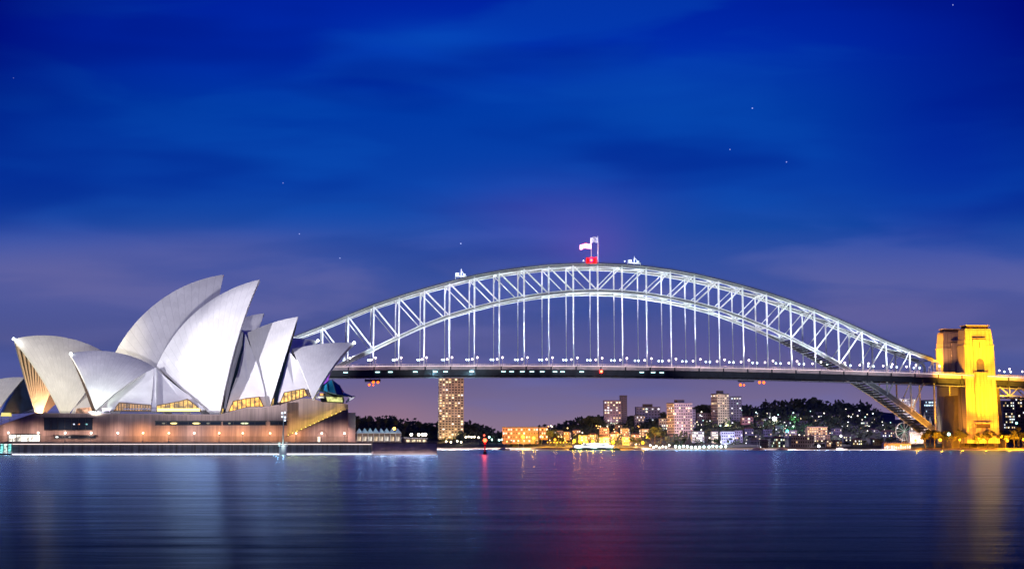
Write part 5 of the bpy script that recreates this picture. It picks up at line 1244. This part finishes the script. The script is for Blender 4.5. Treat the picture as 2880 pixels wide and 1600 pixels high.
for i, (x, y, wpx, Yd, lit, g) in enumerate(hs):
    if g == 2: continue
    if g == 0:
        lab = 'warm lit waterside house behind the orange lamps, %s of thirteen in build order' % ORD[c1]; c1 += 1
    hgt = 13 if i % 3 else 17
    wc = (pal_w if g == 0 else pal_d)[i % 3]; nf = 2 if hgt == 13 else 3
    LBL = '%s house' % ('tan', 'dark brown', 'sand coloured')[i % 3] if g == 0 else '%s house' % ('dim violet', 'nearly black', 'dim grey')[i % 3]
    ref = min(((abs(x-q[0]), q[1]) for q in ((1560, 'the small orange block'), (1640, 'the left end of the ferry'), (1712, 'the plain dark slab'), (1790, 'the right end of the ferry'), (2090, 'the violet tower'), (2150, 'the first skyline pines'), (2230, 'the grey boathouse'), (2300, 'the amber terraces'), (2370, 'the last skyline trees'), (2440, 'the foot of the arch'), (2520, 'the ferris wheel'))))[1]
    building('house', '%s %s near %s, %s along the slope' % ({0: 'flat', 1: 'hipped'}[i % 2], LBL, ref, ORD[sorted([q[0] for q in hs]).index(x)-1 if False else sum(1 for q in hs if q[0] < x and q[5] < 2)]), 'house', x-wpx/2, x+wpx/2, y, y+hgt, Yd, nf, max(2, wpx//5), wc, lit, (i % 3-1)*.2, bool(i % 4 == 0), 'hip' if i % 2 else None, 9, 'houses on the north shore slope', (COOL+WARM) if g else WARM, 100+i, 14)

# ------------------------------------------------------------------ amusement park and wharf below the arch
fw = thing('ferris_wheel', 'small ferris wheel with lit spokes at the foot of the arch', 'ferris wheel', (X_at(2545, 1440), 1440, 2))
cw = V((X_at(2545, 1440), 1440, Z_at(1213, 1440))); Rw = 6.6
mb = MB()
for k in range(24):
    t0, t1 = 2*math.pi*k/24, 2*math.pi*(k+1)/24
    for dy in (-.7, .7): mb.beam(cw+V((Rw*math.cos(t0), dy, Rw*math.sin(t0))), cw+V((Rw*math.cos(t1), dy, Rw*math.sin(t1))), .22, .22)
mb.build('rim', emi('wheel_rim', (.9, .8, .75), .8, .6, .6), fw)
for k in range(12):
    t0 = 2*math.pi*k/12; mb = MB(); mb.beam(cw, cw+V((Rw*math.cos(t0), 0, Rw*math.sin(t0))), .16, .16); mb.build('spoke', emi(('wheel_a', 'wheel_b', 'wheel_c')[k % 3], ((.9, .7, .6), (.4, .9, .6), (.95, .95, .9))[k % 3], .9), fw)
    q = cw+V((Rw*1.06*math.cos(t0), 0, Rw*1.06*math.sin(t0)-.5)); MB().box(q, (1.1, 1.2, 1.0)).build('gondola', pbr('gondola_paint', (.5, .35, .3), .5), fw)
mb = MB()
for dx in (-3.5, 3.5):
    for dy in (-1.4, 1.4): mb.beam(cw+V((0, dy, 0)), V((cw.x+dx, 1440+dy, 2)), .35, .35)
mb.build('frame', M_WHITE, fw)
def lit_hall(name, lab, cat, x0, x1, y0, y1, Yd, c, s, spikes=0, seed=0):
    r = random.Random(seed); t = thing(name, lab, cat, (X_at((x0+x1)/2, Yd), Yd, Z_at(y1, Yd)))
    a, b = V((X_at(x0, Yd), Yd, Z_at(y1, Yd))), V((X_at(x1, Yd), Yd, Z_at(y1, Yd))); h = (y1-y0)*Yd/FH
    mb = MB(); mb.hexa([a, b, b+V((0, 8, 0)), a+V((0, 8, 0)), a+V((0, 0, h*.8)), b+V((0, 0, h*.8)), b+V((0, 8, h*.8)), a+V((0, 8, h*.8))]); mb.build('wall', pbr('hall_wall', (.6, .52, .5), .6, var=.2, scale=.5), t)
    n = max(3, int((x1-x0)/6)); mb = MB()
    for i in range(n):
        p = a.lerp(b, (i+.5)/n); w_ = (b-a).length/n; mb.box(p+V((0, 4, h*.9)), (w_*.95, 8, h*.2), taper=.1)
    mb.build('roof', M_WHITE, t)
    for i in range(n):
        p = a.lerp(b, (i+.5)/n); w_ = (b-a).length/n*.6; hh = h*r.uniform(.25, .5)
        q = MB(); q.box(p+V((0, -.15, h*.12+hh/2)), (w_, .2, hh)); q.build('window', emi('hall_%d%d%d_%d' % (c[0]*9, c[1]*9, c[2]*9, i % 2), c, s*(1 if i % 2 else .6), .5, .8), t)
    return t
lit_hall('amusement_hall', 'white lit amusement hall with peaked roofs behind the ferris wheel', 'amusement hall', 2560, 2598, 1208, 1248, 1428, (1, .85, .85), 2.2, seed=1)
lit_hall('amusement_hall', 'second white lit hall, between ferris wheel and park trees', 'amusement hall', 2575, 2612, 1190, 1225, 1460, (1, .9, .85), 1.8, seed=2)
lit_hall('ferry_wharf', 'white lit ferry wharf standing at the water below the arch foot', 'wharf', 2486, 2562, 1243, 1263, 1388, (1, .95, .8), 1.2, seed=3)
for i, (x, yt, yb) in enumerate(((2603, 1160, 1232), (2619, 1172, 1230), (2566, 1184, 1226))):
    Yd = 1450; t = thing('spire_tower', ('tallest of three white lit pointed towers in the amusement park', 'rightmost and slimmer of three white lit pointed towers', 'shortest white lit pointed tower, beside the ferris wheel')[i], 'spire', (X_at(x, Yd), Yd, Z_at(yb, Yd)))
    h = (yb-yt)*Yd/FH; p = V((X_at(x, Yd), Yd, Z_at(yb, Yd)))
    MB().box(p+V((0, 0, h*.3)), (2.8, 2.8, h*.6)).build('shaft', pbr('hall_wall', (.6, .5, .5)), t)
    MB().box(p+V((0, 0, h*.8)), (3.0, 3.0, h*.4), taper=.05).build('spire', M_WHITE, t)
    for k in range(3): MB().box(p+V((0, -1.45, h*(.12+.17*k))), (1.4, .12, h*.10)).build('window', emi('spire_lit', (1, .85, .85), 2.2), t)
for x, y in ((2575, 1235), (2600, 1240), (2603, 1185), (2618, 1190), (2520, 1250), (2545, 1252), (2560, 1215)):
    wash('park_light', atY(x, y, 1418), (1, .86, .8), 2600, .6)

# ------------------------------------------------------------------ ferry
def ferry(x0, x1, yb, Yd, lab):
    a, b = V((X_at(x0, Yd), Yd, 0)), V((X_at(x1, Yd), Yd, 0)); Ln = (b-a).length; t = thing('passenger_ferry', lab, 'ferry', (a+b)/2)
    ux = V((1, 0, 0))
    def hull(z0, z1, i0, i1, w_):
        mb = MB(); pts = []
        for u, v in ((0, -.5), (.06, -1), (.8, -1), (1, 0), (.8, 1), (.06, 1), (0, .5)): pts.append((u, v))
        n = len(pts); k = [a+V((Ln*(i0+(1-i0-i1)*u), w_*v, z0)) for u, v in pts]+[a+V((Ln*(i0*.9+(1-i0*.9-i1*.8)*u), w_*v*1.05, z1)) for u, v in pts]
        mb.v = k; mb.f = [tuple(range(n)), tuple(reversed(range(n, 2*n)))]+[(i, (i+1) % n, n+(i+1) % n, n+i) for i in range(n)]; mb.m = [0]*len(mb.f)
        return mb
    hull(-.5, 1.5, .0, .0, 4.2).build('hull', pbr('ferry_green', (.03, .08, .06), .4), t)
    hull(1.5, 1.8, .02, .03, 4.2).build('deck', M_WHITE, t)
    cb = hull(1.8, 3.5, .08, .14, 3.6); cb.build('cabin', M_WHITE, t)['label'] = 'lower cabin'
    hull(3.6, 3.85, .06, .1, 3.9).build('deck', M_WHITE, t)
    hull(3.85, 5.2, .3, .25, 3.2).build('cabin', M_WHITE, t)['label'] = 'upper cabin'
    hull(5.2, 5.45, .28, .22, 3.5).build('roof', M_WHITE, t)
    for i in range(14):
        u = .12+i*.05; p = a+V((Ln*u, -3.72, 2.7)); MB().box(p, (Ln*.036, .14, .95)).build('window', emi('ferry_lit', (.95, 1, .98), 3.2), t)
    for i in range(7):
        u = .36+i*.055; p = a+V((Ln*u, -3.36, 4.5)); MB().box(p, (Ln*.04, .12, .75)).build('window', emi('ferry_lit', (.95, 1, .98), 3.2), t)
    mb = MB(); mb.cyl(a+V((Ln*.62, 0, 5.4)), a+V((Ln*.62, 0, 8)), .12); mb.build('mast', M_WHITE, t)
    for u in (.2, .5, .8): wash('ferry_light', a+V((Ln*u, -5.5, 3.4)), (.95, 1, .98), 3200, .4)
ferry(1600, 1745, 1264, 1440, 'long white two deck ferry blazing with light before the far shore')

# ------------------------------------------------------------------ lamps of the far shore
SL = {}
def shore_lamp(x, y, Yd, c, nm, r, lab, cat='lamp', grp=None, pw=0, es=10):
    g = max(0.5, Z_at(1262, Yd)); g = ground(x, Yd) if Yd > shore_Y(x) else .6
    z = Z_at(y, Yd); base_ = V((X_at(x, Yd), Yd, min(g, z-1.5)))
    hh = round(z-base_.z, 2); key = (nm, hh, r)
    if key not in SL:
        t = thing('street_lamp', lab, cat, base_, grp); SL[key] = t
        MB().cyl(base_, base_+V((0, 0, hh)), .12, .08, 5).build('post', M_POST, t); MB().ball(base_+V((0, 0, hh)), r, 8, 6).build('globe', emi('shore_'+nm, c, es), t)
    else: dup(SL[key], base_, label=lab)
    if pw: wash('street_light', V((X_at(x, Yd), Yd+1.6, z)), c, pw, .5)
    if pw > 20000: spot('street_light', V((X_at(x, Yd), Yd-1.6, z+2)), V((X_at(x, Yd), Yd-5, z-8)), c, pw*.5, 145, .3, .5)
OR = (1, .36, .01); OY = (1, .42, .012)
for i, (x, y, r, pw) in enumerate(((1471, 1229, 1.15, 7000), (1501, 1232, 1.1, 7000), (1561, 1236, .8, 2500), (1615, 1240, 1.1, 9000), (1632, 1241.5, 1.25, 11000), (1651, 1243, .8, 5000), (1667, 1242, 1.1, 9000), (1692, 1244, 1.15, 10000), (1724, 1244, 1.1, 9000), (1808, 1245, 1.0, 5000))):
    shore_lamp(x, y, 1478 if x > 1580 else 1560, OY, 'orange', r*1.15, 'strong orange street lamp on the far shore, %s from the left' % ORD[i], grp='strong orange shore lamps', pw=pw*11, es=5)
for i, (x, y, r, pw) in enumerate(((2575, 1238, 1.0, 4200), (2645, 1237, 1.15, 5200), (2700, 1237, .8, 3600), (2767, 1238, 1.0, 5200), (2834, 1239, 1.05, 5200), (2879, 1236, .9, 4200))):
    shore_lamp(x, y, 1356, OR, 'amber', r, 'amber park lamp below the sandstone towers, %s from the left' % ORD[i], grp='amber park lamps', pw=pw*11, es=5)
shore_lamp(2670, 1221, 1352, (.5, 1, .8), 'mint', 1.0, 'mint green white lamp above the park trees by the towers', pw=900, es=10)
shore_lamp(2862, 1190, 1400, (.35, 1, .8), 'mint2', .8, 'mint green lamp right of the amber tower', es=6)
shore_lamp(2180, 1178, 1640, (1, 1, 1), 'white', 1.7, 'largest single white lamp on the dark hillside', pw=9000, es=12)
shore_lamp(2303, 1254, 1450, (.9, .95, 1), 'white', .9, 'white waterside lamp below the amber terraces', pw=1500, es=12)
shore_lamp(2366, 1226, 1500, (1, 1, .95), 'white', .8, 'white lamp on a pole at the marina jetty', pw=900, es=12)
shore_lamp(2215, 1212, 1520, (.1, .95, .75), 'teal', .95, 'teal lamp on the slope above the boathouse', es=6, pw=1800)
for i, (x, y) in enumerate(((1900, 1255), (1911, 1256), (1922, 1254.5), (1933, 1255), (1944, 1257), (1956, 1257), (1968, 1257), (1980, 1256), (1994, 1256), (2005, 1254), (2016, 1255), (2028, 1255), (2041, 1255))):
    shore_lamp(x, y, 1458, (.7, 1, .95), 'tealwhite', .85, 'teal white wharf lamp under the pale blocks, %s from the left' % ORD[i], grp='teal white wharf lamps', pw=1200 if i % 2 else 0, es=9)
for i, (x, y) in enumerate(((1829, 1252), (1838, 1257), (1846, 1254), (1855, 1258), (1864, 1255), (1873, 1256), (1882, 1252))):
    shore_lamp(x, y, 1464, (1, 1, .88), 'creamwhite', .7, 'cream white lamp in the cluster right of the ferry, %s from the left' % ORD[i], grp='cream white lamps right of the ferry', pw=1500 if i % 3 == 0 else 0, es=7)
for i, (x, y) in enumerate(((1255, 1241), (1268, 1243), (1286, 1240), (1297, 1243), (1310, 1229), (1318, 1228), (1326, 1229), (1334, 1228.5), (1346, 1230), (1376, 1229), (1384, 1236), (1404, 1237), (1412, 1236))):
    shore_lamp(x, y, 1700, (1, .85, .6) if i < 9 else (.6, 1, .9), 'creamlow' if i < 9 else 'mintlow', .85, 'small lamp by the foot of the lone tall tower, %s from the left' % ORD[i], grp='small lamps by the lone tower', pw=1400 if i % 3 == 0 else 0, es=6)
for i, x in enumerate(range(1540, 1600, 9)):
    shore_lamp(x, 1243.5, 1520, OY, 'tinyorange', .42, 'tiny orange lamp in the dotted row, %s from the left' % ORD[i], grp='tiny orange lamps', es=5)
r = random.Random(21); sc_ = []
for i in range(76):
    x = r.uniform(1960, 2510); y = r.uniform(1150, 1250); sc_.append((x, y))
sc_.sort(); k = 0
for i, (x, y) in enumerate(sc_):
    yk = (y-1150)/100; Yd = 1760-yk*270; c = r.choice([(.9, .95, 1), (1, .9, .7), (1, .75, .45), (.6, 1, .9)]); nm = 'scatter_%d%d%d' % (c[0]*9, c[1]*9, c[2]*9)
    shore_lamp(x, y, Yd, c, nm, r.choice([.34, .45, .55]), 'faint garden lamp on the dark slope, %s from the left' % ORD[i], grp='faint garden lamps', es=r.choice([4, 4]))
rr = random.Random(3); ws_ = sorted((rr.uniform(1420, 1850), rr.uniform(1196, 1250)) for _ in range(46))
for i, (x, y) in enumerate(ws_):
    c, nm = rr.choice([((1, .62, .2), 'warmgold'), ((1, .8, .5), 'warmcream'), ((1, .45, .1), 'warmamber')])
    shore_lamp(x, y, 1700-(y-1196)/54*190, c, nm, rr.choice([.4, .55]), 'small golden garden lamp among the waterside houses, %s from the left' % ORD[i], grp='golden garden lamps', es=4, pw=4000 if i % 3 == 0 else 0)
# green lit garden tree
gt = tree('broad', 2237, 1600, 1204, 42, 'tree lit vivid green by a garden lamp on the dark hillside', 'green lit garden tree', 2)
wash('garden_light', atY(2233, 1196, 1592), (.15, 1, .35), 15000, .5); wash('garden_light', atY(2240, 1175, 1590), (.3, 1, .3), 5000, .5)
wash('tower_base_light', atY(2045, 1197, 1660), (1, 1, .6), 22000, 1.0); wash('tower_base_light', atY(2070, 1197, 1662), (1, 1, .75), 12000, 1.0)
wash('tower_top_light', atY(2018, 1117, 1668), (1, .8, .5), 9000, .6)
wash('waterside_light', atY(1960, 1236, 1508), (.8, 1, .75), 2600, .8); wash('waterside_light', atY(2012, 1238, 1508), (.9, 1, .8), 2200, .8); wash('waterside_light', atY(2048, 1246, 1498), (.8, .9, 1), 3000, .8); wash('waterside_light', atY(1990, 1240, 1490), (.1, .8, 1), 6000, .8)
wash('estate_light', atY(1915, 1228, 1585), (1, .85, .8), 8000, 1.0); wash('estate_light', atY(1898, 1170, 1582), (1, .8, .75), 6000, 1.0)
wash('estate_light', atY(1266, 1222, 1740), (1, .60, .25), 22000, 1.0); wash('estate_light', atY(1285, 1160, 1738), (1, .6, .5), 7000, 1.0); wash('estate_light', atY(1255, 1090, 1738), (.9, .6, .7), 6000, 1.0)
for x, y, Yd, p in ((1745, 1200, 1560, 30000), (1600, 1222, 1535, 40000), (1648, 1216, 1520, 50000), (1690, 1222, 1510, 50000), (1722, 1214, 1530, 40000), (1768, 1222, 1505, 40000), (1812, 1226, 1500, 26000), (1560, 1226, 1560, 20000), (1500, 1238, 1545, 30000), (1450, 1240, 1545, 20000)): wash('street_light', atY(x, y, Yd), (1, .45, .05), p*1.9, .6)
wash('estate_light', atY(2295, 1215, 1520), (1, .6, .3), 7000, 1.0); wash('estate_light', atY(1725, 1180, 1760), (.9, .6, .7), 12000, 1.0); wash('estate_light', atY(2555, 1172, 1540), (1, .95, .9), 20000, 1.0)
# unseen violet fill lamps added to lift the dark slope
for x, y, p in ((1900, 1150, 5e5), (2100, 1120, 9e5), (2250, 1110, 9e5), (2400, 1120, 9e5), (1700, 1150, 5e5), (1200, 1150, 6e5)):
    wash('slope_fill', atY(x, y-60, 1480), (.62, .5, 1), p*.24, 12, V((0, 1, -.2)))
# little moored boats
def boat(x, Yd, lab, ln=9):
    p = V((X_at(x, Yd), Yd, 0)); t = thing('moored_yacht', lab, 'boat', p)
    mb = MB(); pts = [(-.5, -.5), (.2, -1), (.5, 0), (.2, 1), (-.5, .5)]; n = 5
    mb.v = [p+V((ln*u*.9, v*1.1, -.3)) for u, v in pts]+[p+V((ln*u, v*1.4, 1.1)) for u, v in pts]; mb.f = [tuple(range(n)), tuple(reversed(range(n, 2*n)))]+[(i, (i+1) % n, n+(i+1) % n, n+i) for i in range(n)]; mb.m = [0]*len(mb.f); mb.build('hull', M_WHITE, t)
    MB().box(p+V((-ln*.1, 0, 1.5)), (ln*.4, 1.6, .8)).build('cabin', M_WHITE, t); MB().cyl(p+V((0, 0, 1)), p+V((0, 0, 11)), .08, n=5).build('mast', M_WHITE, t)
for i, (x, Yd) in enumerate(((1418, 1480), (2130, 1430), (2368, 1425), (2200, 1436))):
    boat(x, Yd, ('tiny white yacht moored far left, below the long low block', 'white yacht moored under the dark slope', 'white yacht with tall mast moored by the marina lamp', 'white yacht moored before the cream house')[i])
